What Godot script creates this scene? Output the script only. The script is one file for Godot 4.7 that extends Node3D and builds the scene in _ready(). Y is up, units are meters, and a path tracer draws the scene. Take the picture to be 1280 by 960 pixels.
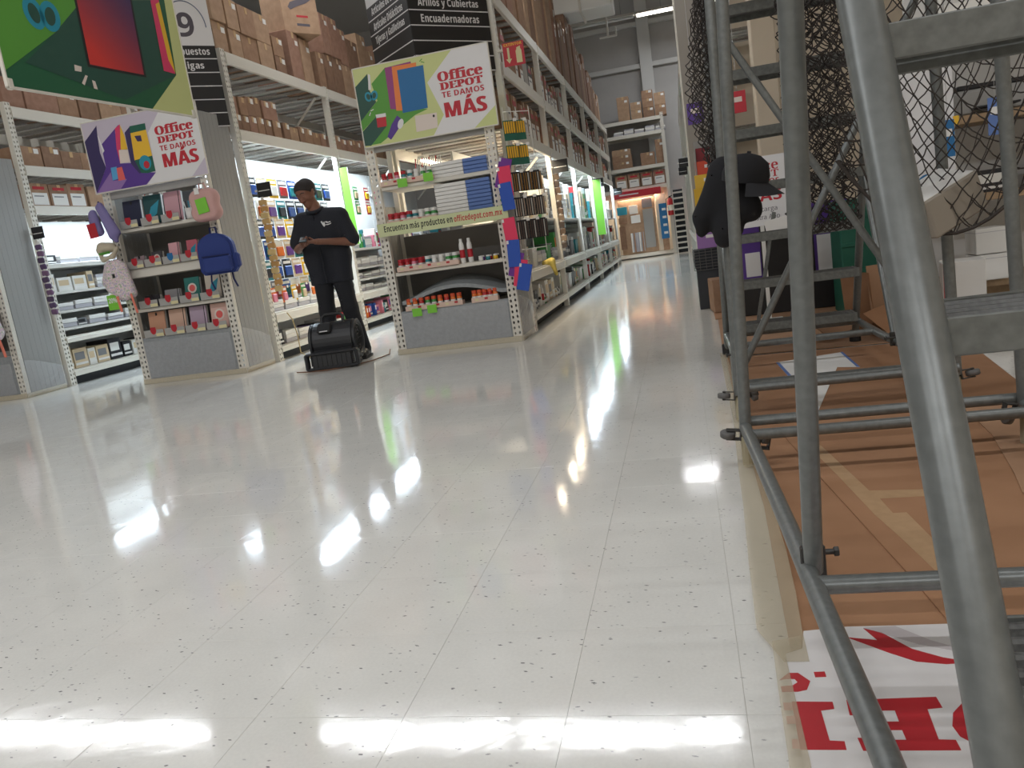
extends Node3D
# An office supply store seen down its main aisle: rack rows on the left, two rolling ladders on the right.

var M := {}
var MC := {}
var taken := {}
var rng := RandomNumberGenerator.new()

# ------------------------------------------------------------------ nodes
func numbered(n: String) -> String:
	if not taken.has(n):
		taken[n] = 0
		return n
	taken[n] += 1
	return "%s_%03d" % [n, taken[n]]

func tag(o: Node3D, label: String, category: String, group := "") -> Node3D:
	o.set_meta("label", label)
	o.set_meta("category", category)
	if group != "":
		o.set_meta("group", group)
	return o

func thing(n: String, label: String, category: String, at := Vector3.ZERO, turn := 0.0, group := "") -> Node3D:
	var o := Node3D.new()
	o.name = numbered(n)
	add_child(o)
	o.position = at
	o.rotation.y = turn
	return tag(o, label, category, group)

func obj(n: String, mesh: Mesh, m: Material, parent: Node3D = null, xf := Transform3D.IDENTITY) -> MeshInstance3D:
	var o := MeshInstance3D.new()
	o.mesh = mesh
	o.material_override = m
	o.transform = xf
	if parent == null:
		o.name = numbered(n)
		add_child(o)
	else:
		o.name = n
		parent.add_child(o, true)
	return o

func struct(n: String, mesh: Mesh, m: Material, xf := Transform3D.IDENTITY) -> MeshInstance3D:
	var o := obj(n, mesh, m, null, xf)
	o.set_meta("kind", "structure")
	return o

func at(x: float, y: float, z: float) -> Transform3D:
	return Transform3D(Basis.IDENTITY, Vector3(x, y, z))

func turned(x: float, y: float, z: float, ry: float, rx := 0.0, rz := 0.0) -> Transform3D:
	return Transform3D(Basis.from_euler(Vector3(rx, ry, rz)), Vector3(x, y, z))

# ------------------------------------------------------------------ materials
func mat(key: String, c: Color, rough := 0.6, metal := 0.0) -> StandardMaterial3D:
	if M.has(key):
		return M[key]
	var m := StandardMaterial3D.new()
	m.resource_name = key
	m.albedo_color = c
	m.roughness = rough
	m.metallic = metal
	M[key] = m
	return m

func rgb(r: int, g: int, b: int) -> Color:
	return Color8(r, g, b)

func col(c: Color, rough := 0.55) -> StandardMaterial3D:
	return mat("c%s_%d" % [c.to_html(false), int(rough * 100)], c, rough)

func noise_tex(sd: int, freq: float, a: Color, b: Color, size := 512, octaves := 4) -> NoiseTexture2D:
	var n := FastNoiseLite.new()
	n.seed = sd
	n.frequency = freq
	n.fractal_octaves = octaves
	var t := NoiseTexture2D.new()
	t.width = size
	t.height = size
	t.seamless = true
	t.noise = n
	var g := Gradient.new()
	g.set_color(0, a)
	g.set_color(1, b)
	t.color_ramp = g
	return t

func grained(key: String, c: Color, spread: float, freq: float, scale: float, rough := 0.8, metal := 0.0, sd := 3) -> StandardMaterial3D:
	var m := mat(key, Color.WHITE, rough, metal)
	m.albedo_texture = noise_tex(sd, freq, c.darkened(spread), c.lightened(spread * 0.6))
	m.uv1_triplanar = true
	m.uv1_scale = Vector3.ONE * scale
	return m

func glow(key: String, c: Color, e: float) -> StandardMaterial3D:
	var m := mat(key, c, 0.5)
	m.emission_enabled = true
	m.emission = c
	m.emission_energy_multiplier = e
	return m

# ------------------------------------------------------------------ mesh building
func st() -> SurfaceTool:
	var s := SurfaceTool.new()
	s.begin(Mesh.PRIMITIVE_TRIANGLES)
	return s

func fin(s: SurfaceTool) -> ArrayMesh:
	s.generate_normals()
	return s.commit()

func face(s: SurfaceTool, p: Array, out: Vector3) -> void:
	var nrm: Vector3 = (p[2] - p[0]).cross(p[1] - p[0])
	var flip := nrm.dot(out) < 0.0
	for i in range(1, p.size() - 1):
		s.add_vertex(p[0])
		if flip:
			s.add_vertex(p[i + 1])
			s.add_vertex(p[i])
		else:
			s.add_vertex(p[i])
			s.add_vertex(p[i + 1])

func box(s: SurfaceTool, c: Vector3, size: Vector3, b := 0.0, bs := Basis.IDENTITY) -> void:
	s.set_smooth_group(-1)
	var h := size / 2.0
	b = minf(b, minf(h.x, minf(h.y, h.z)) * 0.9)
	for a in 3:
		var a1 := (a + 1) % 3
		var a2 := (a + 2) % 3
		for sg in [-1.0, 1.0]:
			var p := []
			for k in [[-1.0, -1.0], [1.0, -1.0], [1.0, 1.0], [-1.0, 1.0]]:
				var v := Vector3.ZERO
				v[a] = h[a] * sg
				v[a1] = (h[a1] - b) * k[0]
				v[a2] = (h[a2] - b) * k[1]
				p.append(c + bs * v)
			var o := Vector3.ZERO
			o[a] = sg
			face(s, p, bs * o)
	if b <= 0.0:
		return
	for a in 3:
		var a1 := (a + 1) % 3
		var a2 := (a + 2) % 3
		for s1 in [-1.0, 1.0]:
			for s2 in [-1.0, 1.0]:
				var p := []
				for k in [[-1.0, 0], [1.0, 0], [1.0, 1], [-1.0, 1]]:
					var v := Vector3.ZERO
					v[a] = (h[a] - b) * k[0]
					v[a1] = (h[a1] if k[1] == 0 else h[a1] - b) * s1
					v[a2] = (h[a2] - b if k[1] == 0 else h[a2]) * s2
					p.append(c + bs * v)
				var o := Vector3.ZERO
				o[a1] = s1
				o[a2] = s2
				face(s, p, bs * o)
	for sx in [-1.0, 1.0]:
		for sy in [-1.0, 1.0]:
			for sz in [-1.0, 1.0]:
				var g := Vector3(sx, sy, sz)
				face(s, [c + bs * (Vector3(h.x, h.y - b, h.z - b) * g), c + bs * (Vector3(h.x - b, h.y, h.z - b) * g), c + bs * (Vector3(h.x - b, h.y - b, h.z) * g)], bs * g)

func boxm(size: Vector3, b := 0.003) -> ArrayMesh:
	var k := "box%.3f_%.3f_%.3f_%.3f" % [size.x, size.y, size.z, b]
	if not MC.has(k):
		var s := st()
		box(s, Vector3.ZERO, size, b)
		MC[k] = fin(s)
	return MC[k]

func tube(s: SurfaceTool, pts: Array, r, n := 8, caps := true) -> void:
	s.set_smooth_group(0)
	var rings := []
	var up := Vector3.UP
	for i in pts.size():
		var d: Vector3 = (pts[mini(i + 1, pts.size() - 1)] - pts[maxi(i - 1, 0)]).normalized()
		if absf(d.dot(up)) > 0.98:
			up = Vector3.RIGHT if absf(d.x) < 0.9 else Vector3.FORWARD
		var x := d.cross(up).normalized()
		var y := x.cross(d).normalized()
		up = y
		var rr: float = r[i] if r is Array else r
		var ring := []
		for k in n:
			var a := TAU * k / n
			ring.append(pts[i] + (x * cos(a) + y * sin(a)) * rr)
		rings.append(ring)
	for i in rings.size() - 1:
		for k in n:
			var k2 := (k + 1) % n
			var q := [rings[i][k], rings[i][k2], rings[i + 1][k2], rings[i + 1][k]]
			face(s, q, (q[0] + q[2]) * 0.5 - (pts[i] + pts[i + 1]) * 0.5)
	if caps:
		s.set_smooth_group(-1)
		var dd: Vector3 = pts[0] - pts[1]
		face(s, rings[0], dd)
		dd = pts[pts.size() - 1] - pts[pts.size() - 2]
		face(s, rings[rings.size() - 1], dd)

func lathe(s: SurfaceTool, prof: Array, n := 12, xf := Transform3D.IDENTITY, smooth := true) -> void:
	s.set_smooth_group(0 if smooth else -1)
	for i in prof.size() - 1:
		var p: Vector2 = prof[i]
		var q: Vector2 = prof[i + 1]
		var nrm := Vector2(q.y - p.y, p.x - q.x)
		for k in n:
			var a0 := TAU * k / n
			var a1 := TAU * (k + 1) / n
			var am := (a0 + a1) / 2.0
			var quad := []
			if p.x > 1e-5:
				quad.append(xf * Vector3(p.x * cos(a0), p.y, p.x * sin(a0)))
				quad.append(xf * Vector3(p.x * cos(a1), p.y, p.x * sin(a1)))
			else:
				quad.append(xf * Vector3(0, p.y, 0))
			if q.x > 1e-5:
				quad.append(xf * Vector3(q.x * cos(a1), q.y, q.x * sin(a1)))
				quad.append(xf * Vector3(q.x * cos(a0), q.y, q.x * sin(a0)))
			else:
				quad.append(xf * Vector3(0, q.y, 0))
			if quad.size() > 2:
				face(s, quad, xf.basis * Vector3(nrm.x * cos(am), nrm.y, nrm.x * sin(am)))

func cyl(s: SurfaceTool, c: Vector3, r: float, h: float, n := 12, bs := Basis.IDENTITY) -> void:
	var b := minf(r, h) * 0.12
	lathe(s, [Vector2(0, -h / 2), Vector2(r - b, -h / 2), Vector2(r, -h / 2 + b), Vector2(r, h / 2 - b), Vector2(r - b, h / 2), Vector2(0, h / 2)], n, Transform3D(bs, c), false)

func pv(a: Array) -> PackedVector2Array:
	var r := PackedVector2Array()
	for i in range(0, a.size(), 2):
		r.append(Vector2(a[i], a[i + 1]))
	return r

func flat(s: SurfaceTool, p: PackedVector2Array, z := 0.0, xf := Transform3D.IDENTITY) -> void:
	s.set_smooth_group(-1)
	var idx := Geometry2D.triangulate_polygon(p)
	for i in range(0, idx.size(), 3):
		var t := []
		for k in 3:
			t.append(xf * Vector3(p[idx[i + k]].x, p[idx[i + k]].y, z))
		face(s, t, xf.basis.z)

func prism(s: SurfaceTool, p: PackedVector2Array, z0: float, z1: float, xf := Transform3D.IDENTITY) -> void:
	s.set_smooth_group(-1)
	var idx := Geometry2D.triangulate_polygon(p)
	for i in range(0, idx.size(), 3):
		for zz in [z0, z1]:
			var t := []
			for k in 3:
				t.append(xf * Vector3(p[idx[i + k]].x, p[idx[i + k]].y, zz))
			face(s, t, xf.basis.z * (1.0 if zz == maxf(z0, z1) else -1.0))
	var ccw := not Geometry2D.is_polygon_clockwise(p)
	for i in p.size():
		var a := p[i]
		var b := p[(i + 1) % p.size()]
		var o := Vector3(b.y - a.y, a.x - b.x, 0) * (1.0 if ccw else -1.0)
		face(s, [xf * Vector3(a.x, a.y, z0), xf * Vector3(b.x, b.y, z0), xf * Vector3(b.x, b.y, z1), xf * Vector3(a.x, a.y, z1)], xf.basis * o)

func sheet(s: SurfaceTool, nu: int, nv: int, f: Callable) -> void:
	s.set_smooth_group(0)
	for i in nu:
		for j in nv:
			var a: Vector3 = f.call(float(i) / nu, float(j) / nv)
			var b: Vector3 = f.call(float(i + 1) / nu, float(j) / nv)
			var c: Vector3 = f.call(float(i + 1) / nu, float(j + 1) / nv)
			var d: Vector3 = f.call(float(i) / nu, float(j + 1) / nv)
			for v in [a, b, c, a, c, d]:
				s.add_vertex(v)

var fonts := {}
func font(face_name: String, bold: bool) -> Font:
	var k := face_name + str(bold)
	if not fonts.has(k):
		var f := SystemFont.new()
		f.font_names = PackedStringArray([face_name])
		f.font_weight = 700 if bold else 400
		fonts[k] = f
	return fonts[k]

# lettering that fills w x h round (cx, cy) on its parent's XY plane
func text(parent: Node3D, called: String, str_: String, f: Font, m: Material, cx: float, cy: float, w: float, h: float, z: float, rz := 0.0) -> void:
	var t := TextMesh.new()
	t.text = str_
	t.font = f
	t.font_size = 48
	t.pixel_size = 0.01
	t.depth = 0.0012
	t.curve_step = 2.0
	# the ink itself, not the line it stands on
	var bb := AABB()
	var first := true
	for v in t.get_mesh_arrays()[Mesh.ARRAY_VERTEX]:
		if first:
			bb = AABB(v, Vector3.ZERO)
			first = false
		else:
			bb = bb.expand(v)
	if bb.size.x < 0.001:
		return
	var bs := Basis.from_scale(Vector3(w / bb.size.x, h / bb.size.y, 1.0))
	bs = Basis(Vector3(0, 0, 1), rz) * bs
	var c := bb.get_center()
	obj(called, t, m, parent, Transform3D(bs, Vector3(cx, cy, z) - bs * Vector3(c.x, c.y, 0)))

# a printed patch: a polygon of ink a hair proud of its sheet
func ink(parent: Node3D, called: String, pts: Array, m: Material, z: float) -> void:
	var s := st()
	flat(s, pv(pts), z)
	obj(called, fin(s), m, parent)

func disc(cx: float, cy: float, rx: float, ry: float, n := 20, rot := 0.0) -> Array:
	var a := []
	for i in n:
		var v := Vector2(rx * cos(TAU * i / n), ry * sin(TAU * i / n)).rotated(rot)
		a.append(cx + v.x)
		a.append(cy + v.y)
	return a

# ------------------------------------------------------------------ soft bodies: tapered capsules joined smoothly, meshed as surface nets
# bones: [a, b, ra, rb, k]; clips: Plane list, keep what lies below each plane
func nets(s: SurfaceTool, bones: Array, cell: float, clips := []) -> void:
	var lo := Vector3.ONE * 1e9
	var hi := -lo
	for b in bones:
		var r: float = maxf(b[2], b[3]) + 0.03
		lo = lo.min(b[0].min(b[1]) - Vector3.ONE * r)
		hi = hi.max(b[0].max(b[1]) + Vector3.ONE * r)
	var nx := int((hi.x - lo.x) / cell) + 3
	var ny := int((hi.y - lo.y) / cell) + 3
	var nz := int((hi.z - lo.z) / cell) + 3
	var g := PackedFloat32Array()
	g.resize(nx * ny * nz)
	g.fill(0.5)
	for b in bones:
		var a: Vector3 = b[0]
		var d: Vector3 = b[1] - a
		var ra: float = b[2]
		var rb: float = b[3]
		var k: float = b[4]
		var l2 := maxf(d.length_squared(), 1e-9)
		var m := maxf(ra, rb) + k + cell * 2.5
		var p0 := ((a.min(b[1]) - Vector3.ONE * m - lo) / cell).floor()
		var p1 := ((a.max(b[1]) + Vector3.ONE * m - lo) / cell).ceil()
		for x in range(maxi(0, int(p0.x)), mini(nx, int(p1.x) + 1)):
			for y in range(maxi(0, int(p0.y)), mini(ny, int(p1.y) + 1)):
				var base := (x * ny + y) * nz
				for z in range(maxi(0, int(p0.z)), mini(nz, int(p1.z) + 1)):
					var p := lo + Vector3(x, y, z) * cell - a
					var t := clampf(p.dot(d) / l2, 0.0, 1.0)
					var q := (p - d * t).length() - lerpf(ra, rb, t)
					var o := g[base + z]
					var hh := maxf(k - absf(o - q), 0.0) / k
					g[base + z] = minf(o, q) - hh * hh * k * 0.25
	if clips:
		for x in nx:
			for y in ny:
				for z in nz:
					var i := (x * ny + y) * nz + z
					if g[i] < cell * 2.0:
						for c in clips:
							g[i] = maxf(g[i], c.distance_to(lo + Vector3(x, y, z) * cell))
	var vid := {}
	var offs := [Vector3i(0, 0, 0), Vector3i(1, 0, 0), Vector3i(0, 1, 0), Vector3i(1, 1, 0), Vector3i(0, 0, 1), Vector3i(1, 0, 1), Vector3i(0, 1, 1), Vector3i(1, 1, 1)]
	var edges := [[0, 1], [2, 3], [4, 5], [6, 7], [0, 2], [1, 3], [4, 6], [5, 7], [0, 4], [1, 5], [2, 6], [3, 7]]
	for x in nx - 1:
		for y in ny - 1:
			for z in nz - 1:
				var i := (x * ny + y) * nz + z
				var v := [g[i], g[i + ny * nz], g[i + nz], g[i + ny * nz + nz], g[i + 1], g[i + ny * nz + 1], g[i + nz + 1], g[i + ny * nz + nz + 1]]
				var cnt := 0
				for q in v:
					if q < 0.0:
						cnt += 1
				if cnt == 0 or cnt == 8:
					continue
				var sum := Vector3.ZERO
				var num := 0
				for e in edges:
					var va: float = v[e[0]]
					var vb: float = v[e[1]]
					if (va < 0.0) != (vb < 0.0):
						sum += Vector3(offs[e[0]]).lerp(Vector3(offs[e[1]]), va / (va - vb))
						num += 1
				vid[i] = lo + (Vector3(x, y, z) + sum / num) * cell
	s.set_smooth_group(0)
	var stepx := ny * nz
	for i in vid:
		for ax in 3:
			var d0: int = [stepx, nz, 1][ax]
			var d1: int = [nz, 1, stepx][ax]
			var d2: int = [1, stepx, nz][ax]
			var in0 := g[i] < 0.0
			if i + d0 < g.size() and in0 != (g[i + d0] < 0.0):
				if vid.has(i - d1) and vid.has(i - d2) and vid.has(i - d1 - d2):
					var out := Vector3.ZERO
					out[ax] = 1.0 if in0 else -1.0
					face(s, [vid[i], vid[i - d1], vid[i - d1 - d2], vid[i - d2]], out)

# ------------------------------------------------------------------ lights of the place
func strip_lamp(x0: float, x1: float, y: float, z: float, lit: bool, energy: float, label: String) -> void:
	var L := x1 - x0
	var t := thing("strip_lamp", label, "lamp", Vector3((x0 + x1) / 2, y, z), 0.0, "strip lamps under the ceiling")
	var s := st()
	prism(s, pv([-0.09, 0.03, -0.045, 0.09, 0.045, 0.09, 0.09, 0.03]), -L / 2, L / 2, Transform3D(Basis(Vector3.UP, PI / 2), Vector3.ZERO))
	obj("housing", fin(s), M.enamel, t)
	s = st()
	tube(s, [Vector3(-L / 2 + 0.03, 0.0, 0), Vector3(L / 2 - 0.03, 0.0, 0)], 0.03, 10)
	obj("lamp_tube", fin(s), M.lamp_on if lit else M.lamp_off, t)
	for e in [-1.0, 1.0]:
		s = st()
		tube(s, [Vector3(e * L * 0.35, 0.08, 0), Vector3(e * L * 0.35, 7.25 - y, 0)], 0.006, 5)
		obj("hanger_rod", fin(s), M.grey_paint, t)
	if lit:
		area(Vector3((x0 + x1) / 2, y - 0.045, z), Vector2(L, 0.08), energy, rgb(246, 250, 255), "ceiling_light")

func area(p: Vector3, size: Vector2, energy: float, c: Color, called: String, aim := Vector3.DOWN) -> void:
	var l := AreaLight3D.new()
	l.name = numbered(called)
	add_child(l)
	l.position = p
	if aim == Vector3.DOWN:
		l.rotation = Vector3(-PI / 2, 0, 0)
	else:
		l.look_at_from_position(p, p + aim, Vector3.UP if absf(aim.y) < 0.9 else Vector3.RIGHT)
	l.area_size = size
	l.light_energy = energy
	l.light_color = c
	l.area_range = 40.0
	l.area_attenuation = 2.0
	l.shadow_enabled = true

# a tube under a rack deck, running along z
func rack_lamp(x: float, y: float, z0: float, z1: float, energy: float, c: Color, label: String, across := 0.0) -> void:
	var L := absf(z1 - z0) if across == 0.0 else across
	var t := thing("shelf_lamp", label, "lamp", Vector3(x, y, (z0 + z1) / 2), 0.0, "tube lamps under the rack decks")
	obj("housing", boxm(Vector3(0.07, 0.03, L), 0.006), M.enamel, t, at(0, 0.02, 0))
	var s := st()
	tube(s, [Vector3(0, -0.012, -L / 2 + 0.02), Vector3(0, -0.012, L / 2 - 0.02)], 0.013, 8)
	obj("lamp_tube", fin(s), glow("tube" + c.to_html(false), c, 16.0), t)
	if across > 0.0:
		t.rotation.y = PI / 2
	var l := AreaLight3D.new()
	l.name = numbered("shelf_light")
	add_child(l)
	l.position = Vector3(x, y - 0.03, (z0 + z1) / 2)
	l.rotation = Vector3(-PI / 2, 0, 0)
	l.area_size = Vector2(0.06, L) if across == 0.0 else Vector2(L, 0.06)
	l.light_energy = energy
	l.light_color = c
	l.area_range = 40.0
	l.area_attenuation = 2.0
	l.shadow_enabled = true

# ------------------------------------------------------------------ racks
# a perforated U-post standing on y = 0, face towards +z
func post_mesh(h: float, w: float, d: float) -> ArrayMesh:
	var k := "post%.2f_%.3f" % [h, w]
	if MC.has(k):
		return MC[k]
	var s := st()
	s.set_smooth_group(-1)
	var rows := int(h / 0.05)
	var ph := h / rows
	for r in rows:
		for c in 2:
			var x0 := -w / 2 + c * w / 2
			var cx := x0 + w / 4
			var cy := (r + 0.5) * ph + (0.0 if c == 0 else 0.004)
			var o := []
			var q := []
			var kx := [-1, 0, 1, 1, 1, 0, -1, -1]
			var ky := [-1, -1, -1, 0, 1, 1, 1, 0]
			for i in 8:
				o.append(Vector3(cx + kx[i] * w / 4, (r + 0.5) * ph + ky[i] * ph / 2, 0))
				var dg := 0.72 if kx[i] != 0 and ky[i] != 0 else 1.0
				q.append(Vector3(cx + kx[i] * 0.0095 * dg, cy + ky[i] * (0.016 if ky[i] > 0 else 0.012) * dg, 0))
			for i in 8:
				var j := (i + 1) % 8
				face(s, [o[i], o[j], q[j], q[i]], Vector3.BACK)
	for sx in [-1.0, 1.0]:
		box(s, Vector3(sx * (w / 2 - 0.0012), h / 2, -d / 2 - 0.0005), Vector3(0.0024, h, d))
	MC[k] = fin(s)
	return MC[k]

# decks: [y0, y1, slatted]; shelves: [bay, y_top, thickness]
func rack_row(label: String, group: String, xf: float, depth: float, zs: Array, decks: Array, shelves: Array, h: float, panel_h: float) -> Node3D:
	var t := thing("storage_rack", label, "rack", Vector3(xf, 0, zs[0]), 0.0, group)
	var z0: float = zs[0]
	for i in zs.size():
		obj("upright", post_mesh(h, 0.085, 0.06), M.rack, t, turned(0, 0, zs[i] - z0, PI / 2))
		obj("rear_upright", boxm(Vector3(0.05, h, 0.07), 0.004), M.rack, t, at(-depth + 0.03, h / 2, zs[i] - z0))
		for dk in decks:
			if i > 0 and dk[1] > 1.5 and i < 4:
				var bx := Transform3D(Basis(Vector3(0, 0, 1), 0.75), Vector3(-depth * 0.3, dk[1] - 0.28, zs[i] - z0))
				obj("brace", boxm(Vector3(0.55, 0.03, 0.02), 0.003), M.rack, t, bx)
	for i in zs.size() - 1:
		var zc: float = (zs[i] + zs[i + 1]) / 2 - z0
		var L: float = absf(zs[i + 1] - zs[i]) - 0.07
		for dk in decks:
			var hh: float = dk[1] - dk[0]
			var s := st()
			var kk := "beam%.3f_%.3f" % [hh, L]
			if not MC.has(kk):
				# a step beam: a face plate with a rolled lip along its top
				prism(s, pv([0.0, -hh / 2, 0.028, -hh / 2, 0.033, -hh / 2 + 0.006, 0.033, hh / 2 - 0.022, 0.026, hh / 2 - 0.016, 0.026, hh / 2, 0.0, hh / 2]), -L / 2, L / 2)
				MC[kk] = fin(s)
			obj("beam", MC[kk], M.rack, t, at(-0.02, (dk[0] + dk[1]) / 2, zc))
			obj("rear_beam", boxm(Vector3(0.03, hh, L), 0.004), M.rack, t, at(-depth + 0.02, (dk[0] + dk[1]) / 2, zc))
			if dk[2]:
				for k in 9:
					obj("deck_slat", boxm(Vector3(depth - 0.06, 0.018, 0.13), 0.003), M.slat if (k + i) % 3 else M.slat_dark, t, at(-depth / 2, dk[1] - 0.009, zc + (k - 4) * L / 9.0))
			else:
				obj("shelf_board", boxm(Vector3(depth * 0.5, 0.02, L), 0.004), M.rack, t, at(-depth * 0.25 - 0.025, dk[1] - 0.01, zc))
		for sh in shelves:
			if sh[0] == i or sh[0] < 0:
				obj("shelf", boxm(Vector3(depth * 0.5 - 0.03, sh[2], L - 0.03), 0.004), M.shelf, t, at(-depth * 0.25 - 0.02, sh[1] - sh[2] / 2, zc))
		obj("back_panel", boxm(Vector3(0.02, panel_h, L + 0.06), 0.002), M.panel_white, t, at(-depth * 0.5, 0.1 + panel_h / 2, zc))
		obj("kick_plate", boxm(Vector3(0.02, 0.09, L), 0.002), M.kick, t, at(-0.1, 0.045, zc))
	return t

# ------------------------------------------------------------------ stock
func carton(p: Vector3, turn: float, w: float, h: float, d: float, tone: int, sticker: int, label: String, group: String) -> Node3D:
	var t := thing("carton", label, "carton", p + Vector3(0, 0.002, 0), turn, group)
	obj("body", boxm(Vector3(w, h, d), 0.004), M["card%d" % (tone % 6)], t, at(0, h / 2, 0))
	obj("tape", boxm(Vector3(0.05, minf(0.07, h * 0.3), 0.002), 0.0), M.tape, t, at(w * 0.03, h - minf(0.07, h * 0.3) / 2 - 0.002, d / 2 + 0.0008))
	if sticker == 1:
		obj("sticker", boxm(Vector3(minf(0.07, w * 0.35), 0.055, 0.002), 0.0), M.paper, t, at(w * 0.27, h * 0.8, d / 2 + 0.001))
	elif sticker == 2:
		obj("printed_label", boxm(Vector3(w * 0.78, h * 0.52, 0.002), 0.0), M.paper, t, at(0, h * 0.33, d / 2 + 0.001))
		obj("red_print", boxm(Vector3(w * 0.6, h * 0.13, 0.002), 0.0), M.print_red, t, at(0, h * 0.8, d / 2 + 0.001))
		obj("text_lines", boxm(Vector3(w * 0.5, h * 0.05, 0.003), 0.0), M.print_grey, t, at(-w * 0.05, h * 0.45, d / 2 + 0.001))
	elif sticker == 3:
		obj("sticker", boxm(Vector3(0.06, 0.1, 0.002), 0.0), M.paper, t, at(-w * 0.1, h * 0.82, d / 2 + 0.001))
	return t

func tone_word(i: int) -> String:
	return ["light brown", "mid brown", "dark brown", "reddish brown", "pale grey", "slate grey"][i % 6]

var palette := [["red", Color8(176, 40, 44)], ["blue", Color8(38, 74, 150)], ["yellow", Color8(220, 176, 40)], ["green", Color8(60, 140, 66)], ["white", Color8(222, 220, 214)], ["black", Color8(30, 30, 34)], ["orange", Color8(214, 110, 40)], ["purple", Color8(104, 60, 140)], ["pink", Color8(216, 130, 150)], ["teal", Color8(34, 120, 128)], ["grey", Color8(120, 120, 122)], ["beige", Color8(206, 184, 150)]]

func product_box(p: Vector3, turn: float, w: float, h: float, d: float, c: int, place: String) -> void:
	var pc: Array = palette[c % palette.size()]
	var q: Array = palette[(c * 5 + 3) % palette.size()]
	var t := thing("product_box", "%s box with %s print %s" % [pc[0], q[0], place], "box", p + Vector3(0, 0.002, 0), turn, "retail boxes " + place)
	obj("body", boxm(Vector3(w, h, d), 0.003), col(pc[1]), t, at(0, h / 2, 0))
	obj("print_panel", boxm(Vector3(w * 0.7, h * 0.4, 0.0015), 0.0), col(q[1]), t, at(-w * 0.06, h * 0.6, d / 2 + 0.0008))
	obj("print_band", boxm(Vector3(w * 0.9, h * 0.12, 0.0015), 0.0), M.paper, t, at(0, h * 0.2, d / 2 + 0.0008))

func bottle_mesh(tall: bool) -> Array:
	var k := "bottle%s" % tall
	if not MC.has(k):
		var s := st()
		var r := 0.024
		var h := 0.085 if not tall else 0.2
		lathe(s, [Vector2(0, 0), Vector2(r * 0.9, 0), Vector2(r, 0.006), Vector2(r, h * 0.8), Vector2(r * 0.85, h * 0.9), Vector2(r * 0.5, h)], 10)
		var c := st()
		lathe(c, [Vector2(r * 0.62, h * 0.97), Vector2(r * 0.62, h * 0.97 + 0.024), Vector2(r * 0.55, h + 0.024), Vector2(0, h + 0.024)] if tall else [Vector2(r * 0.95, h * 0.92), Vector2(r * 0.95, h * 0.92 + 0.026), Vector2(r * 0.8, h + 0.022), Vector2(0, h + 0.022)], 10, Transform3D.IDENTITY, false)
		var b := st()
		lathe(b, [Vector2(r + 0.0006, h * 0.25), Vector2(r + 0.0006, h * 0.62)], 10)
		MC[k] = [fin(s), fin(c), fin(b)]
	return MC[k]

func bottle(p: Vector3, c: int, tall: bool, cap: Material, place: String) -> void:
	var pc: Array = palette[c % palette.size()]
	var ms := bottle_mesh(tall)
	var kind := "tall white glue bottle with red label" if tall else "small %s paint bottle" % pc[0]
	var t := thing("glue_bottle" if tall else "paint_bottle", "%s %s" % [kind, place], "bottle", p, rng.randf() * 0.4, "bottles " + place)
	obj("body", ms[0], M.paper if tall else col(pc[1], 0.3), t)
	obj("cap", ms[1], cap, t)
	obj("label_band", ms[2], M.print_red if tall else M.paper, t)

# a blister card on a peg: card, moulded contents, price tip
func hang_pack(p: Vector3, turn: float, w: float, h: float, c: int, place: String, kind := "blister card") -> void:
	var pc: Array = palette[c % palette.size()]
	var q: Array = palette[(c * 7 + 2) % palette.size()]
	var t := thing("hanging_pack", "%s %s with %s contents %s" % [pc[0], kind, q[0], place], "pack", p, turn, "packs on pegs " + place)
	obj("card", boxm(Vector3(w, h, 0.004), 0.001), col(pc[1]), t, at(0, -h / 2, 0))
	obj("contents", boxm(Vector3(w * 0.7, h * 0.5, 0.022), 0.008), col(q[1], 0.35), t, at(0, -h * 0.62, 0.012))
	obj("header_print", boxm(Vector3(w * 0.8, h * 0.14, 0.001), 0.0), M.paper, t, at(0, -h * 0.18, 0.0026))
	var s := st()
	tube(s, [Vector3(0, -0.012, 0.05), Vector3(0, -0.02, -0.16)], 0.003, 5)
	obj("peg", fin(s) if not MC.has("peg") else MC.peg, M.chrome, t)
	obj("price_tip", boxm(Vector3(0.03, 0.03, 0.003), 0.0), M.paper, t, at(0, -0.008, 0.055))

func binder(p: Vector3, turn: float, h: float, c: int, place: String) -> void:
	var pc: Array = palette[c % palette.size()]
	var t := thing("binder", "%s ring binder standing %s" % [pc[0], place], "binder", p + Vector3(0, 0.002, 0), turn, "binders " + place)
	obj("cover", boxm(Vector3(0.055, h, 0.26), 0.006), col(pc[1]), t, at(0, h / 2, 0))
	obj("spine_label", boxm(Vector3(0.034, h * 0.35, 0.001), 0.0), M.paper, t, at(0, h * 0.62, 0.1305))

func paper_stack(p: Vector3, turn: float, w: float, h: float, d: float, place: String) -> void:
	var n := int(maxf(2, h / 0.035))
	var t := thing("paper_stack", "stack of %s pale paper pads %s" % [["two", "three", "four", "five", "six"][clampi(n - 2, 0, 4)], place], "paper", p + Vector3(0, 0.002, 0), turn, "paper stacks " + place)
	for i in n:
		obj("pad", boxm(Vector3(w, h / n - 0.003, d), 0.002), M.paper if i % 3 else M.pad_grey, t, at((i % 2) * 0.006, (i + 0.5) * h / n, (i % 3) * 0.004))

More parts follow.
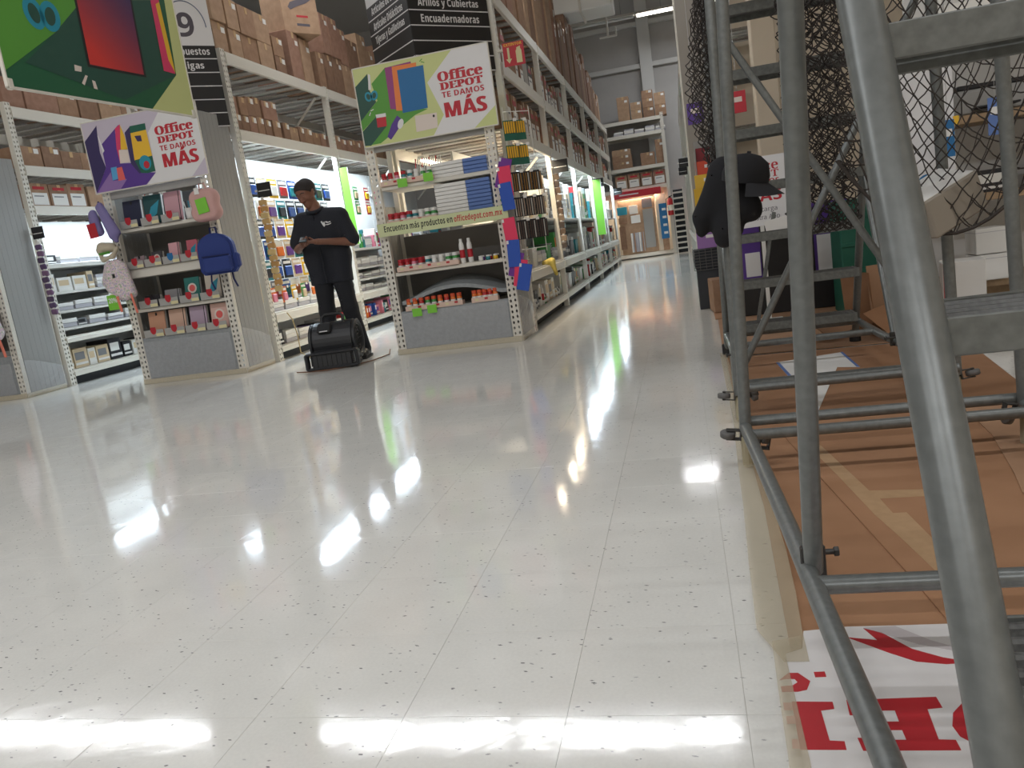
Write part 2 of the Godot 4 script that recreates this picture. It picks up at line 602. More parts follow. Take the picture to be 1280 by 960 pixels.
func tub(p: Vector3, r: float, h: float, c: int, n: int, place: String) -> void:
	var pc: Array = palette[c % palette.size()]
	var t := thing("nested_bowls", "%s plastic bowls nested in a stack %s" % [pc[0], place], "bowls", p, 0.0, "bowl stacks " + place)
	var k := "bowl%.2f" % r
	if not MC.has(k):
		var s := st()
		lathe(s, [Vector2(0, 0), Vector2(r * 0.55, 0), Vector2(r * 0.95, r * 0.55), Vector2(r, r * 0.6), Vector2(r * 0.97, r * 0.62), Vector2(r * 0.5, 0.01), Vector2(0, 0.01)], 14)
		MC[k] = fin(s)
	for i in n:
		obj("bowl", MC[k], col(pc[1], 0.35), t, at(0, i * h / n, 0))

func cup_stack(p: Vector3, n: int, place: String) -> void:
	var t := thing("cup_stack", "tall stack of white foam cups %s" % place, "cups", p, 0.0, "cup stacks " + place)
	if not MC.has("cup"):
		var s := st()
		lathe(s, [Vector2(0, 0), Vector2(0.05, 0), Vector2(0.075, 0.12), Vector2(0.08, 0.125), Vector2(0.074, 0.13), Vector2(0.048, 0.01), Vector2(0, 0.01)], 14)
		MC["cup"] = fin(s)
	for i in n:
		obj("cup", MC["cup"], M.paper, t, at(0, i * 0.055, 0))

func basket(p: Vector3, turn: float, w: float, h: float, d: float, c: int, place: String) -> void:
	var pc: Array = palette[c % palette.size()]
	var t := thing("storage_bin", "open %s plastic storage bin %s" % [pc[0], place], "bin", p, turn, "storage bins " + place)
	var m := col(pc[1], 0.4)
	obj("bottom", boxm(Vector3(w * 0.9, 0.01, d * 0.9), 0.002), m, t, at(0, 0.005, 0))
	for e in [-1.0, 1.0]:
		obj("side", boxm(Vector3(0.008, h, d), 0.002), m, t, turned(e * w * 0.47, h / 2, 0, 0, 0, -e * 0.08))
		obj("side", boxm(Vector3(w, h, 0.008), 0.002), m, t, turned(0, h / 2, e * d * 0.47, 0, e * 0.08))
	var s := st()
	for e in [-1.0, 1.0]:
		box(s, Vector3(0, h, e * d * 0.5), Vector3(w + 0.02, 0.015, 0.014), 0.003)
		box(s, Vector3(e * w * 0.5, h, 0), Vector3(0.014, 0.015, d), 0.003)
	obj("rim", fin(s), m, t)

# a strip of small packs clipped under one another, hanging from p
func clip_strip(p: Vector3, turn: float, n: int, dy: float, w: float, h: float, cols: Array, label: String) -> void:
	var t := thing("clip_strip", label, "clip strip", p, turn)
	obj("strip", boxm(Vector3(0.03, n * dy + 0.06, 0.002), 0.0), M.paper, t, at(0, -n * dy / 2, -0.01))
	for i in n:
		var c: Color = cols[i % cols.size()]
		var pk := obj("pack", boxm(Vector3(w, h, 0.03), 0.01), col(c, 0.4), t, turned(0.006 * sin(i * 2.1), -(i + 0.5) * dy, 0.01 + 0.004 * (i % 3), 0.12 * sin(i * 1.7), 0.15, 0.1 * sin(i * 2.9)))
		obj("hang_tab", boxm(Vector3(0.025, 0.02, 0.004), 0.0), M.paper, pk, at(0, h / 2 + 0.006, 0))

# black two-sided flag on a post
func flag_sign(p: Vector3, turn: float, w: float, h: float, label: String) -> void:
	var t := thing("flag_sign", label, "sign", p, turn, "black flag signs on the uprights")
	obj("panel", boxm(Vector3(w, h, 0.006), 0.001), M.sign_black, t)
	obj("white_line", boxm(Vector3(w * 0.8, h * 0.06, 0.001), 0.0), M.paper, t, at(0, -h * 0.05, 0.0035))
	obj("bracket", boxm(Vector3(0.03, 0.02, 0.012), 0.002), M.rack, t, at(-w / 2 - 0.01, 0, 0))

# ------------------------------------------------------------------ header signs
func sign_board(called: String, label: String, p: Vector3, turn: float, w: float, h: float, bg: Material) -> Node3D:
	var t := thing(called, label, "sign", p, turn)
	obj("board", boxm(Vector3(w, h, 0.012), 0.002), bg, t, at(0, 0, -0.006))
	var s := st()
	for e in [-1.0, 1.0]:
		box(s, Vector3(e * w / 2, 0, -0.006), Vector3(0.01, h + 0.01, 0.02), 0.002)
		box(s, Vector3(0, e * h / 2, -0.006), Vector3(w + 0.01, 0.01, 0.02), 0.002)
	obj("frame", fin(s), M.rack, t)
	return t

func slogan(t: Node3D, x: float, y1: float, y2: float, y3: float, y4: float) -> void:
	var sf := font("Droid Serif", true)
	var sn := font("Droid Sans", true)
	for dx in [-0.005, 0.005]:
		text(t, "lettering_office", "Office", sf, M.sign_red, x + dx, y1 + 0.006, 0.40, 0.088, 0.0022)
		text(t, "lettering_depot", "DEPOT", sf, M.sign_red, x + dx, y2, 0.385, 0.060, 0.0022)
		text(t, "lettering_mas", "MÁS", sn, M.sign_red, x + 0.01 + dx, y4 + 0.012, 0.375, 0.16, 0.0022)
	text(t, "lettering_office", "Office", sf, M.sign_red, x, y1 + 0.006, 0.40, 0.088, 0.0025)
	text(t, "lettering_depot", "DEPOT", sf, M.sign_red, x, y2, 0.385, 0.060, 0.0025)
	text(t, "lettering_te_damos", "TE DAMOS", sn, M.sign_red, x + 0.005, y3, 0.385, 0.047, 0.0025)
	text(t, "lettering_mas", "MÁS", sn, M.sign_red, x + 0.01, y4 + 0.012, 0.375, 0.16, 0.0025)

func scissors(t: Node3D, x1: float, y1: float, x2: float, y2: float, r: float) -> void:
	for q in [[x1, y1, 0.2], [x2, y2, -0.3]]:
		ink(t, "printed_scissor_handle", disc(q[0], q[1], r * 0.8, r, 20, q[2]), M.ink_teal, 0.0022)
		ink(t, "printed_handle_hole", disc(q[0], q[1], r * 0.42, r * 0.62, 16, q[2]), M.ink_darkgreen, 0.0028)

func sign_green() -> void:
	var t := sign_board("header_sign", "white and green header sign with blue folders above the paint shelves", Vector3(-2.07, 2.262, -7.06), 0.0, 1.255, 0.685, M.ink_pale)
	var d := Vector2(-0.02, 0.003)
	ink(t, "printed_white", [0.304, 0.338, 0.623, 0.338, 0.623, -0.18, 0.413, -0.338, 0.034, -0.338, 0.154, -0.18, 0.047, 0.11], M.ink_white, 0.0008)
	ink(t, "printed_green", [-0.314, 0.305, -0.466, 0.191, -0.436, 0.042, -0.622, -0.107, -0.622, -0.193, -0.472, -0.09, -0.402, -0.18, -0.561, -0.325, -0.469, -0.324, -0.106, -0.137, 0.016, -0.107, -0.314, -0.04], M.ink_green, 0.0012)
	ink(t, "printed_dark_green", [-0.489, 0.281, -0.622, 0.19, -0.622, -0.108, -0.449, 0.034, -0.497, 0.145], M.ink_darkgreen, 0.0016)
	ink(t, "printed_dark_green", [-0.472, -0.09, -0.622, -0.198, -0.622, -0.323, -0.564, -0.33, -0.393, -0.191], M.ink_darkgreen, 0.0016)
	ink(t, "printed_folder_purple", [-0.321, 0.301, -0.073, 0.311, -0.073, 0.26, -0.257, 0.26, -0.27, -0.062, -0.328, -0.05], M.ink_magenta, 0.0018)
	ink(t, "printed_folder_orange", [-0.254, 0.299, -0.026, 0.294, -0.031, 0.24, -0.204, 0.24, -0.21, -0.082, -0.275, -0.073], M.ink_orange, 0.0020)
	ink(t, "printed_folder_blue", [-0.21, 0.261, 0.035, 0.261, 0.018, -0.098, -0.218, -0.103], M.ink_blue, 0.0023)
	ink(t, "printed_cup", [-0.472, -0.104, -0.381, -0.106, -0.386, -0.187, -0.476, -0.186], M.sign_red, 0.0021)
	ink(t, "printed_cup_top", [-0.475, -0.074, -0.378, -0.075, -0.379, -0.106, -0.472, -0.104], M.ink_white, 0.0021)
	ink(t, "printed_tape_roll", [-0.397, -0.279, -0.339, -0.18, -0.276, -0.113, -0.224, -0.168, -0.293, -0.239, -0.368, -0.31], M.ink_purple, 0.0021)
	ink(t, "printed_tape_core", disc(-0.255, -0.19, 0.026, 0.045, 16, -0.5), M.ink_white, 0.0026)
	ink(t, "printed_envelope", [-0.113, -0.146, 0.092, -0.151, 0.082, -0.277, -0.12, -0.284], M.ink_paper, 0.0021)
	ink(t, "printed_stamp", disc(0.06, -0.175, 0.01, 0.012, 10), M.sign_black, 0.0026)
	ink(t, "printed_blade", [-0.483, 0.28, -0.465, 0.267, -0.477, 0.142, -0.502, 0.146], M.ink_white, 0.0021)
	scissors(t, -0.514, 0.088, -0.458, 0.09, 0.042)
	for q in [[0.02, 0.304, 0.6], [0.034, 0.285, -0.4], [-0.5, -0.03, 0.3], [-0.525, -0.06, 1.0]]:
		var v := Vector2(0.016, 0).rotated(q[2])
		var w := Vector2(0, 0.0035).rotated(q[2])
		ink(t, "printed_spark", [q[0] - v.x - w.x, q[1] - v.y - w.y, q[0] + v.x - w.x, q[1] + v.y - w.y, q[0] + v.x + w.x, q[1] + v.y + w.y, q[0] - v.x + w.x, q[1] - v.y + w.y], M.ink_green if q[0] > 0 else M.ink_white, 0.0026)
	slogan(t, 0.35, 0.133, 0.055, -0.017, -0.141)

func sign_purple() -> void:
	var t := sign_board("header_sign", "white and purple header sign with pencil box above the notebook shelves", Vector3(-4.93, 2.28, -7.06), 0.0, 1.26, 0.675, M.ink_lilac)
	ink(t, "printed_white", [0.263, 0.332, 0.625, 0.332, 0.625, -0.181, 0.454, -0.332, -0.04, -0.332, 0.077, -0.233, 0.082, 0.136], M.ink_white, 0.0008)
	ink(t, "printed_violet", [-0.211, 0.264, -0.451, 0.109, -0.455, -0.108, -0.619, -0.327, -0.053, -0.332, 0.075, -0.237, -0.101, -0.205, -0.171, -0.108, -0.288, -0.094, -0.269, 0.204], M.ink_purple, 0.0012)
	ink(t, "printed_dark_violet", [-0.456, 0.291, -0.625, 0.165, -0.618, -0.324, -0.455, -0.108, -0.483, 0.038, -0.47, 0.198], M.ink_indigo, 0.0016)
	ink(t, "printed_violet", [-0.096, 0.225, -0.168, 0.177, -0.172, -0.113, -0.104, -0.219, -0.055, -0.212, -0.102, 0.156], M.ink_indigo, 0.0016)
	ink(t, "printed_light_violet", [-0.413, -0.156, -0.613, -0.328, -0.344, -0.33, -0.25, -0.247, -0.412, -0.242], M.ink_violet_light, 0.0018)
	ink(t, "printed_ruler", [-0.47, 0.198, -0.462, 0.198, -0.43, 0.05, -0.452, 0.03], M.ink_white, 0.0019)
	ink(t, "printed_pad_pink", [-0.261, 0.233, -0.199, 0.262, -0.249, 0.031, -0.273, 0.03, -0.288, -0.094, -0.292, 0.048], M.ink_pink, 0.0020)
	ink(t, "printed_pad_yellow", [-0.198, 0.252, -0.176, 0.149, -0.174, 0.018, -0.249, 0.031], M.ink_yellow, 0.0020)
	ink(t, "printed_pad_white", [-0.273, 0.03, -0.173, 0.023, -0.18, -0.096, -0.288, -0.094], M.ink_paper, 0.0020)
	ink(t, "printed_box_top", [-0.102, 0.226, 0.072, 0.226, 0.068, 0.166, -0.106, 0.162], M.ink_deepgreen, 0.0020)
	ink(t, "printed_box_yellow", [-0.106, 0.162, 0.068, 0.166, 0.075, -0.077, -0.125, -0.09], M.ink_yellow, 0.0020)
	ink(t, "printed_box_green", [-0.125, -0.09, 0.075, -0.077, 0.076, -0.222, -0.011, -0.229, -0.08, -0.218], M.ink_deepgreen, 0.0020)
	ink(t, "printed_box_arc", disc(-0.015, -0.13, 0.065, 0.07, 18), M.ink_teal, 0.0024)
	ink(t, "printed_box_ball", disc(-0.005, -0.15, 0.032, 0.036, 16), M.sign_red, 0.0028)
	ink(t, "printed_box_window", [-0.07, 0.13, 0.0, 0.125, 0.0, 0.07, -0.05, 0.075], M.ink_indigo, 0.0024)
	ink(t, "printed_eraser_blue", [-0.403, -0.117, -0.336, -0.117, -0.349, -0.232, -0.411, -0.238], M.ink_sky, 0.0021)
	ink(t, "printed_eraser_red", [-0.34, -0.131, -0.278, -0.126, -0.268, -0.249, -0.348, -0.252], M.ink_coral, 0.0022)
	slogan(t, 0.361, 0.133, 0.05, -0.028, -0.139)

func sign_tablet() -> void:
	var t := sign_board("hanging_sign", "large green sign with tablet and scissors print hanging from the ceiling", Vector3(-2.88, 2.29, -4.025), deg_to_rad(84.77), 1.31, 0.72, M.ink_forest)
	t.translate_object_local(Vector3(-0.053, 0, 0))
	ink(t, "printed_lime", [0.655, -0.358, 0.655, 0.358, 0.585, 0.358, 0.55, -0.129, 0.277, -0.358], M.ink_pale, 0.0008)
	ink(t, "printed_lime", [0.285, 0.147, 0.289, 0.358, 0.456, 0.358, 0.456, 0.275], M.ink_pale, 0.0008)
	ink(t, "printed_green", [-0.65, -0.286, -0.303, -0.052, -0.1, 0.13, -0.1, 0.358, -0.65, 0.358], M.ink_green, 0.0012)
	ink(t, "printed_deep_green", [-0.295, -0.045, -0.529, -0.232, 0.078, -0.33, 0.55, -0.129, 0.436, -0.122, 0.456, 0.275, -0.11, 0.144], M.ink_darkgreen, 0.0010)
	ink(t, "printed_tablet_edge", [-0.125, 0.358, -0.14, -0.19, 0.285, -0.182, 0.303, 0.358], M.sign_black, 0.0018)
	var s := st()
	flat(s, pv([-0.11, 0.358, -0.123, -0.177, 0.269, -0.17, 0.289, 0.358]), 0.0023)
	var tab := obj("printed_tablet", fin(s), M.ink_tablet, t)
	ink(t, "printed_folder_pink", [0.456, 0.275, 0.445, -0.121, 0.542, -0.124, 0.53, 0.292], M.ink_pink, 0.0018)
	ink(t, "printed_folder_yellow", [0.494, 0.26, 0.506, -0.05, 0.545, -0.119, 0.53, 0.28], M.ink_yellow, 0.0022)
	ink(t, "printed_scrap", [-0.23, -0.194, -0.184, -0.197, -0.192, -0.224, -0.235, -0.225], M.ink_paper, 0.0022)
	ink(t, "printed_scrap", [-0.171, -0.236, -0.156, -0.239, -0.191, -0.29, -0.207, -0.282], M.ink_paper, 0.0022)
	ink(t, "printed_scrap", [-0.133, -0.256, -0.113, -0.259, -0.107, -0.3, -0.132, -0.298], M.ink_paper, 0.0022)
	scissors(t, -0.41, 0.015, -0.315, 0.02, 0.075)
	for e in [-0.64, 0.64]:
		s = st()
		tube(s, [Vector3(e, 0.36, -0.006), Vector3(e, 4.9, -0.006)], 0.004, 5)
		obj("hanging_wire", fin(s), M.chrome, t)
		obj("corner_clip", boxm(Vector3(0.03, 0.05, 0.024), 0.004), M.rack, t, at(e, -0.345, -0.006))

# ------------------------------------------------------------------ diamond-shaped aisle markers
func aisle_marker(label: String, p: Vector3, fw: float, wh: float, num: String, left: Array, right: Array, rh := 0.128) -> void:
	# p: the front corner at the bottom edge; two faces run back from it at 45 degrees
	var t := thing("aisle_marker", label, "sign", p, 0.0, "hanging aisle markers")
	var h := rh * 6 + wh
	for side in [-1.0, 1.0]:
		var f := Node3D.new()
		f.name = "face"
		t.add_child(f, true)
		f.rotation.y = PI / 4 * side
		var cx: float = fw / 2 * side
		obj("black_panel", boxm(Vector3(fw, h - wh, 0.008), 0.001), M.sign_black, f, at(cx, (h - wh) / 2, 0))
		obj("white_panel", boxm(Vector3(fw, wh, 0.008), 0.001), M.ink_white, f, at(cx, h - wh / 2, 0))
		for i in 6:
			obj("white_line", boxm(Vector3(fw, 0.009, 0.002), 0.0), M.ink_white, f, at(cx, i * rh + 0.006, 0.0045))
		var rows: Array = right if side > 0 else left
		for i in rows.size():
			if rows[i] != "":
				var tall: bool = rows[i].contains("y") or rows[i].contains("j") or rows[i].contains("p") or rows[i].contains("g")
				var tw := minf(fw * 0.76, 0.040 * rows[i].length())
				text(f, "lettering", rows[i], font("Droid Sans", true), M.ink_white, cx, h - wh - rh * (0.5 if tall else 0.47) - i * rh, tw, rh * (0.68 if tall else 0.55), 0.0042)
		text(f, "number", num, font("Droid Sans", true), M.ink_grey, cx, h - wh * 0.57, 0.155, wh * 0.5, 0.0042)
		var s := st()
		var ring := []
		for k in 25:
			var a := PI * k / 24
			ring.append(Vector3(cx + fw * 0.4 * cos(a), h - wh * 0.62 + 0.24 * sin(a), 0.005))
		tube(s, ring, 0.005, 4)
		obj("number_arc", fin(s), M.ink_greyblue, f)
		for k in 2:
			s = st()
			tube(s, [Vector3(cx + (k - 0.5) * fw * 0.8, h, 0), Vector3(cx + (k - 0.5) * fw * 0.8, 7.25 - p.y, 0)], 0.004, 5)
			obj("hanging_wire", fin(s), M.chrome, f)

# ------------------------------------------------------------------ end-of-row display units
func endcap(label: String, x0: float, x1: float, shelves: Array, panel_top: float, back_from: float, back_to: float, top: float) -> Node3D:
	var t := thing("end_display", label, "display rack", Vector3((x0 + x1) / 2, 0, -7.1))
	var w := x1 - x0
	var D := 0.56
	for e in [-1.0, 1.0]:
		obj("post", post_mesh(1.95, 0.085, 0.05), M.rack, t, at(e * (w / 2 - 0.0425), 0, 0))
		obj("rear_post", boxm(Vector3(0.05, 1.95, 0.04), 0.004), M.rack, t, at(e * (w / 2 - 0.03), 0.975, -D))
		var s := st()
		# ribbed sheet-metal side
		for k in 14:
			var zz := -0.06 - (k + 0.5) * (D - 0.06) / 14
			box(s, Vector3(0, top / 2, zz), Vector3(0.006 if k % 2 else 0.009, top, (D - 0.06) / 14), 0.0)
		obj("side_panel", fin(s), M.panel_grey, t, at(e * (w / 2 - 0.004), 0, 0))
	obj("top_beam", boxm(Vector3(w - 0.17, 0.07, 0.03), 0.004), M.beam_grey, t, at(0, 1.905, -0.02))
	for sh in shelves:
		obj("shelf", boxm(Vector3(w - 0.175, sh[1], D - 0.04), 0.005), M.rack, t, at(0, sh[0] - sh[1] / 2, -D / 2 - 0.0))
	obj("front_panel", boxm(Vector3(w - 0.17, panel_top - 0.05, 0.012), 0.003), M.panel_film, t, at(0, 0.05 + (panel_top - 0.05) / 2, -0.012))
	obj("base_strip", boxm(Vector3(w - 0.01, 0.05, 0.012), 0.003), M.masking, t, at(0, 0.025, 0.004))
	for e in [-1.0, 1.0]:
		obj("base_strip", boxm(Vector3(0.008, 0.05, D), 0.003), M.masking, t, at(e * (w / 2 + 0.005), 0.025, -D / 2))
	if back_to > back_from:
		obj("back_panel", boxm(Vector3(w - 0.1, back_to - back_from, 0.01), 0.002), M.panel_back, t, at(0, (back_from + back_to) / 2, -D + 0.03))
	return t

# stretch film pulled round the foot of an end display
func film(label: String, x0: float, x1: float, h: float, sd: int, corner: float) -> void:
	var t := thing("plastic_film", label, "plastic film", Vector3((x0 + x1) / 2, 0, -7.08))
	var w := x1 - x0
	var n := FastNoiseLite.new()
	n.seed = sd
	n.frequency = 4.0
	var s := st()
	sheet(s, 26, 10, func(u: float, v: float) -> Vector3:
		return Vector3((u - 0.5) * (w - 0.19), 0.05 + v * (h - 0.06), 0.008 + 0.008 * absf(n.get_noise_2d(u * 2.2 + v * 1.6, v * 3.0 - u * 0.8))))
	obj("front_wrap", fin(s), M.film, t)
	s = st()
	sheet(s, 14, 10, func(u: float, v: float) -> Vector3:
		var hh := h * (1.0 - 0.45 * u) if corner > 0 else h
		return Vector3(w / 2 + 0.012 + 0.02 * absf(n.get_noise_2d(u * 3.0 + 9.0, v * 3.0)) + corner * 0.05 * sin(u * PI), 0.03 + v * hh, -u * 0.6))
	obj("side_wrap", fin(s), M.film, t)

# ------------------------------------------------------------------ the man with the phone
func cap(ax: float, ay: float, az: float, bx: float, by: float, bz: float, ra: float, rb: float, k := 0.03) -> Array:
	return [Vector3(ax, ay, az), Vector3(bx, by, bz), ra, rb, k]

func hand(bones: Array, wrist: Vector3, dir: Vector3, up: Vector3, thumb_side: float) -> void:
	# palm, four curled fingers of unequal length and a thumb from the side of the palm
	var x := dir.cross(up).normalized()
	var palm := wrist + dir * 0.075
	bones.append([wrist, wrist + dir * 0.03, 0.026, 0.026, 0.02])
	bones.append([wrist + dir * 0.03 - x * 0.018, palm - x * 0.022, 0.017, 0.015, 0.012])
	bones.append([wrist + dir * 0.03 + x * 0.018, palm + x * 0.022, 0.017, 0.015, 0.012])
	var lens := [0.062, 0.074, 0.07, 0.055]
	for i in 4:
		var r := palm + x * (-0.03 + 0.02 * i)
		var k1: Vector3 = r + (dir * 0.85 + up * 0.3) * lens[i] * 0.5
		var k2: Vector3 = k1 + (dir * 0.25 + up * 0.95) * lens[i] * 0.35
		var k3: Vector3 = k2 + (dir * -0.5 + up * 0.8) * lens[i] * 0.25
		bones.append([r, k1, 0.0095, 0.009, 0.004])
		bones.append([k1, k2, 0.009, 0.0085, 0.004])
		bones.append([k2, k3, 0.0085, 0.0075, 0.004])
	var tb := wrist + dir * 0.035 + x * thumb_side * 0.028
	var t1 := tb + (dir * 0.6 + x * thumb_side * 0.6 + up * 0.45) * 0.038
	var t2 := t1 + (dir * 0.7 - x * thumb_side * 0.1 + up * 0.6) * 0.032
	bones.append([tb, t1, 0.013, 0.011, 0.008])
	bones.append([t1, t2, 0.011, 0.009, 0.004])

func man() -> void:
	var t := thing("person", "person in dark short-sleeved shirt and trousers standing and looking at a phone", "person", Vector3(-3.33, 0, -7.25), 0.06)
	var wr := Vector3(-0.135, 1.145, 0.255)
	var wl := Vector3(0.035, 1.16, 0.255)
	# skin: head, neck, arms, hands and the trunk inside the clothes
	var b := []
	b.append(cap(-0.03, 1.42, 0, -0.06, 1.53, 0.02, 0.062, 0.056))
	b.append(cap(-0.2, 1.40, 0.0, -0.265, 1.13, 0.05, 0.05, 0.04))
	b.append(cap(-0.265, 1.13, 0.05, wr.x, wr.y, wr.z, 0.041, 0.027))
	b.append(cap(0.2, 1.39, 0.0, 0.285, 1.125, 0.06, 0.05, 0.04))
	b.append(cap(0.285, 1.125, 0.06, wl.x, wl.y, wl.z, 0.042, 0.028))
	for e in [-1.0, 1.0]:
		b.append(cap(e * 0.08, 1.33, 0, e * 0.07, 1.0, 0, 0.075, 0.07, 0.04))
		b.append(cap(e * 0.05, 1.40, 0, e * 0.18, 1.39, 0, 0.06, 0.05, 0.05))
		b.append(cap(e * 0.09, 0.93, 0, -0.1 if e < 0 else 0.14, 0.48, 0.02, 0.072, 0.05, 0.03))
		b.append(cap(-0.1 if e < 0 else 0.14, 0.48, 0.02, -0.12 if e < 0 else 0.2, 0.09, -0.02, 0.055, 0.036))
	b.append(cap(-0.08, 0.95, 0, 0.08, 0.95, 0, 0.075, 0.075, 0.03))
	var s := st()
	nets(s, b, 0.014)
	# head, tipped forward over the phone
	var h := []
	var hc := Vector3(-0.085, 1.632, 0.045)
	var hb := Basis.from_euler(Vector3(0.42, -0.32, 0.10))
	var hd := func(x: float, y: float, z: float) -> Vector3: return hc + hb * Vector3(x, y, z)
	h.append([hd.call(0, 0.03, -0.025), hd.call(0, 0.035, 0.02), 0.082, 0.078, 0.03])
	h.append([hd.call(0, -0.03, 0.035), hd.call(0, -0.085, 0.05), 0.058, 0.036, 0.05])
	h.append([hd.call(-0.03, -0.045, 0.02), hd.call(0, -0.1, 0.06), 0.045, 0.022, 0.03])
	h.append([hd.call(0.03, -0.045, 0.02), hd.call(0, -0.1, 0.06), 0.045, 0.022, 0.03])
	h.append([hd.call(0, 0.0, 0.088), hd.call(0, -0.04, 0.113), 0.011, 0.016, 0.012])
	h.append([hd.call(-0.012, -0.044, 0.1), hd.call(0.012, -0.044, 0.1), 0.011, 0.011, 0.01])
	for e in [-1.0, 1.0]:
		h.append([hd.call(e * 0.012, 0.022, 0.09), hd.call(e * 0.05, 0.02, 0.072), 0.013, 0.011, 0.015])
		h.append([hd.call(e * 0.035, -0.02, 0.07), hd.call(e * 0.045, -0.03, 0.06), 0.022, 0.022, 0.02])
		h.append([hd.call(e * 0.082, 0.012, 0.0), hd.call(e * 0.08, -0.03, 0.008), 0.016, 0.011, 0.008])
		h.append([hd.call(0, -0.068, 0.094), hd.call(e * 0.022, -0.07, 0.086), 0.0075, 0.006, 0.006])
		h.append([hd.call(0, -0.08, 0.092), hd.call(e * 0.018, -0.08, 0.086), 0.0085, 0.007, 0.006])
	h.append(cap(-0.05, 1.5, 0.0, -0.08, 1.58, 0.03, 0.058, 0.054))
	nets(s, h, 0.006)
	var hb2 := []
	hand(hb2, wr, Vector3(0.55, 0.12, 0.82).normalized(), Vector3(0.1, 0.95, -0.2).normalized(), -1.0)
	hb2.append([Vector3(-0.265, 1.13, 0.05).lerp(wr, 0.75), wr, 0.030, 0.027, 0.01])
	nets(s, hb2, 0.0045)
	var hb3 := []
	hand(hb3, wl, Vector3(-0.9, 0.1, 0.35).normalized(), Vector3(0.0, 0.95, 0.1).normalized(), 1.0)
	hb3.append([Vector3(0.285, 1.125, 0.06).lerp(wl, 0.8), wl, 0.030, 0.028, 0.01])
	nets(s, hb3, 0.0045)
	obj("body", fin(s), M.skin, t)
	# short cropped hair
	s = st()
	var hh := []
	hh.append([hd.call(0, 0.045, -0.03), hd.call(0, 0.05, 0.015), 0.086, 0.081, 0.03])
	hh.append([hd.call(0, -0.02, -0.06), hd.call(0, 0.02, -0.05), 0.05, 0.07, 0.03])
	for e in [-1.0, 1.0]:
		hh.append([hd.call(e * 0.03, 0.04, 0.03), hd.call(e * 0.04, 0.045, -0.02), 0.055, 0.06, 0.02])
	var pn: Vector3 = hb * Vector3(0, -0.75, 0.66)
	nets(s, hh, 0.006, [Plane(pn.normalized(), hd.call(0, 0.045, 0.072))])
	obj("hair", fin(s), M.hair, t)
	for e in [-1.0, 1.0]:
		s = st()
		lathe(s, [Vector2(0, -0.008), Vector2(0.007, -0.004), Vector2(0.0085, 0), Vector2(0.007, 0.004), Vector2(0, 0.008)], 8, Transform3D(hb, hd.call(e * 0.031, 0.002, 0.081)))
		obj("eye", fin(s), M.eye, t)
		s = st()
		tube(s, [hd.call(e * 0.014, 0.03, 0.104), hd.call(e * 0.033, 0.034, 0.097), hd.call(e * 0.052, 0.027, 0.083)], 0.004, 5)
		obj("eyebrow", fin(s), M.hair, t)
	# shirt: trunk, shoulders and short sleeves; hem loose below the belt
	var sh := []
	for e in [-1.0, 1.0]:
		sh.append(cap(e * 0.1, 1.33, 0.0, e * 0.105, 1.02, 0.01, 0.112, 0.118, 0.06))
		sh.append(cap(e * 0.105, 1.02, 0.01, e * 0.1, 0.72, 0.0, 0.118, 0.108, 0.06))
		sh.append(cap(e * 0.05, 1.41, 0.0, e * 0.185, 1.385, 0.0, 0.066, 0.078, 0.05))
		sh.append(cap(e * 0.03, 1.30, 0.04, e * 0.06, 1.1, 0.05, 0.09, 0.09, 0.06))
	sh.append(cap(-0.195, 1.38, 0.0, -0.262, 1.18, 0.038, 0.074, 0.078, 0.03))
	sh.append(cap(0.195, 1.37, 0.0, 0.28, 1.155, 0.046, 0.074, 0.078, 0.03))
	s = st()
	nets(s, sh, 0.013, [Plane(Vector3(0, -1, 0), -0.755), Plane(Vector3(-0.12, -1, 0.12).normalized(), Vector3(0.0, 1.07, 0).dot(Vector3(-0.12, -1, 0.12).normalized())) if false else Plane(Vector3(0, 1, -0.25).normalized(), Vector3(0, 1.475, 0.0).dot(Vector3(0, 1, -0.25).normalized()))])
	var shirt := obj("shirt", fin(s), M.shirt, t)
	# collar, placket, buttons, chest emblem
	s = st()
	var ring := []
	for k in 15:
		var a := -PI * 0.86 + TAU * 0.86 * k / 14.0
		ring.append(Vector3(-0.045 + 0.074 * sin(a), 1.475 - 0.035 * cos(a) * (1.0 if cos(a) > 0 else 0.3), 0.015 + 0.078 * cos(a)))
	tube(s, ring, 0.017, 6)
	obj("collar", fin(s), M.shirt, t)
	s = st()
	tube(s, [Vector3(-0.04, 1.41, 0.108), Vector3(-0.02, 1.25, 0.136), Vector3(-0.01, 1.1, 0.137), Vector3(-0.01, 0.9, 0.132), Vector3(-0.01, 0.77, 0.115)], 0.009, 5)
	obj("placket", fin(s), M.shirt, t)
	var em := thing_part(t, "chest_emblem", Vector3(0.085, 1.325, 0.128), 0.18)
	ink(em, "emblem_mark", [-0.045, 0.02, -0.03, 0.022, -0.022, 0.004, -0.01, 0.018, -0.004, -0.02, -0.02, -0.034, -0.032, -0.012], M.emblem, 0.008)
	ink(em, "emblem_script", [-0.006, 0.012, 0.01, 0.016, 0.024, 0.008, 0.046, 0.012, 0.05, 0.004, 0.02, -0.002, 0.004, 0.002], M.emblem, 0.008)
	ink(em, "emblem_script", [0.0, -0.012, 0.03, -0.01, 0.052, -0.004, 0.05, -0.012, 0.024, -0.02, 0.002, -0.02], M.emblem, 0.008)
	var tr := []
	for e in [-1.0, 1.0]:
		var kx := -0.1 if e < 0 else 0.135
		var ax := -0.12 if e < 0 else 0.2
		tr.append(cap(e * 0.085, 0.95, 0, kx, 0.5, 0.02, 0.103, 0.078, 0.03))
		tr.append(cap(kx, 0.5, 0.02, ax, 0.085, -0.015, 0.078, 0.064, 0.03))
	s = st()
	nets(s, tr, 0.014, [Plane(Vector3(0, -1, 0), -0.05)])
	obj("trousers", fin(s), M.trousers, t)
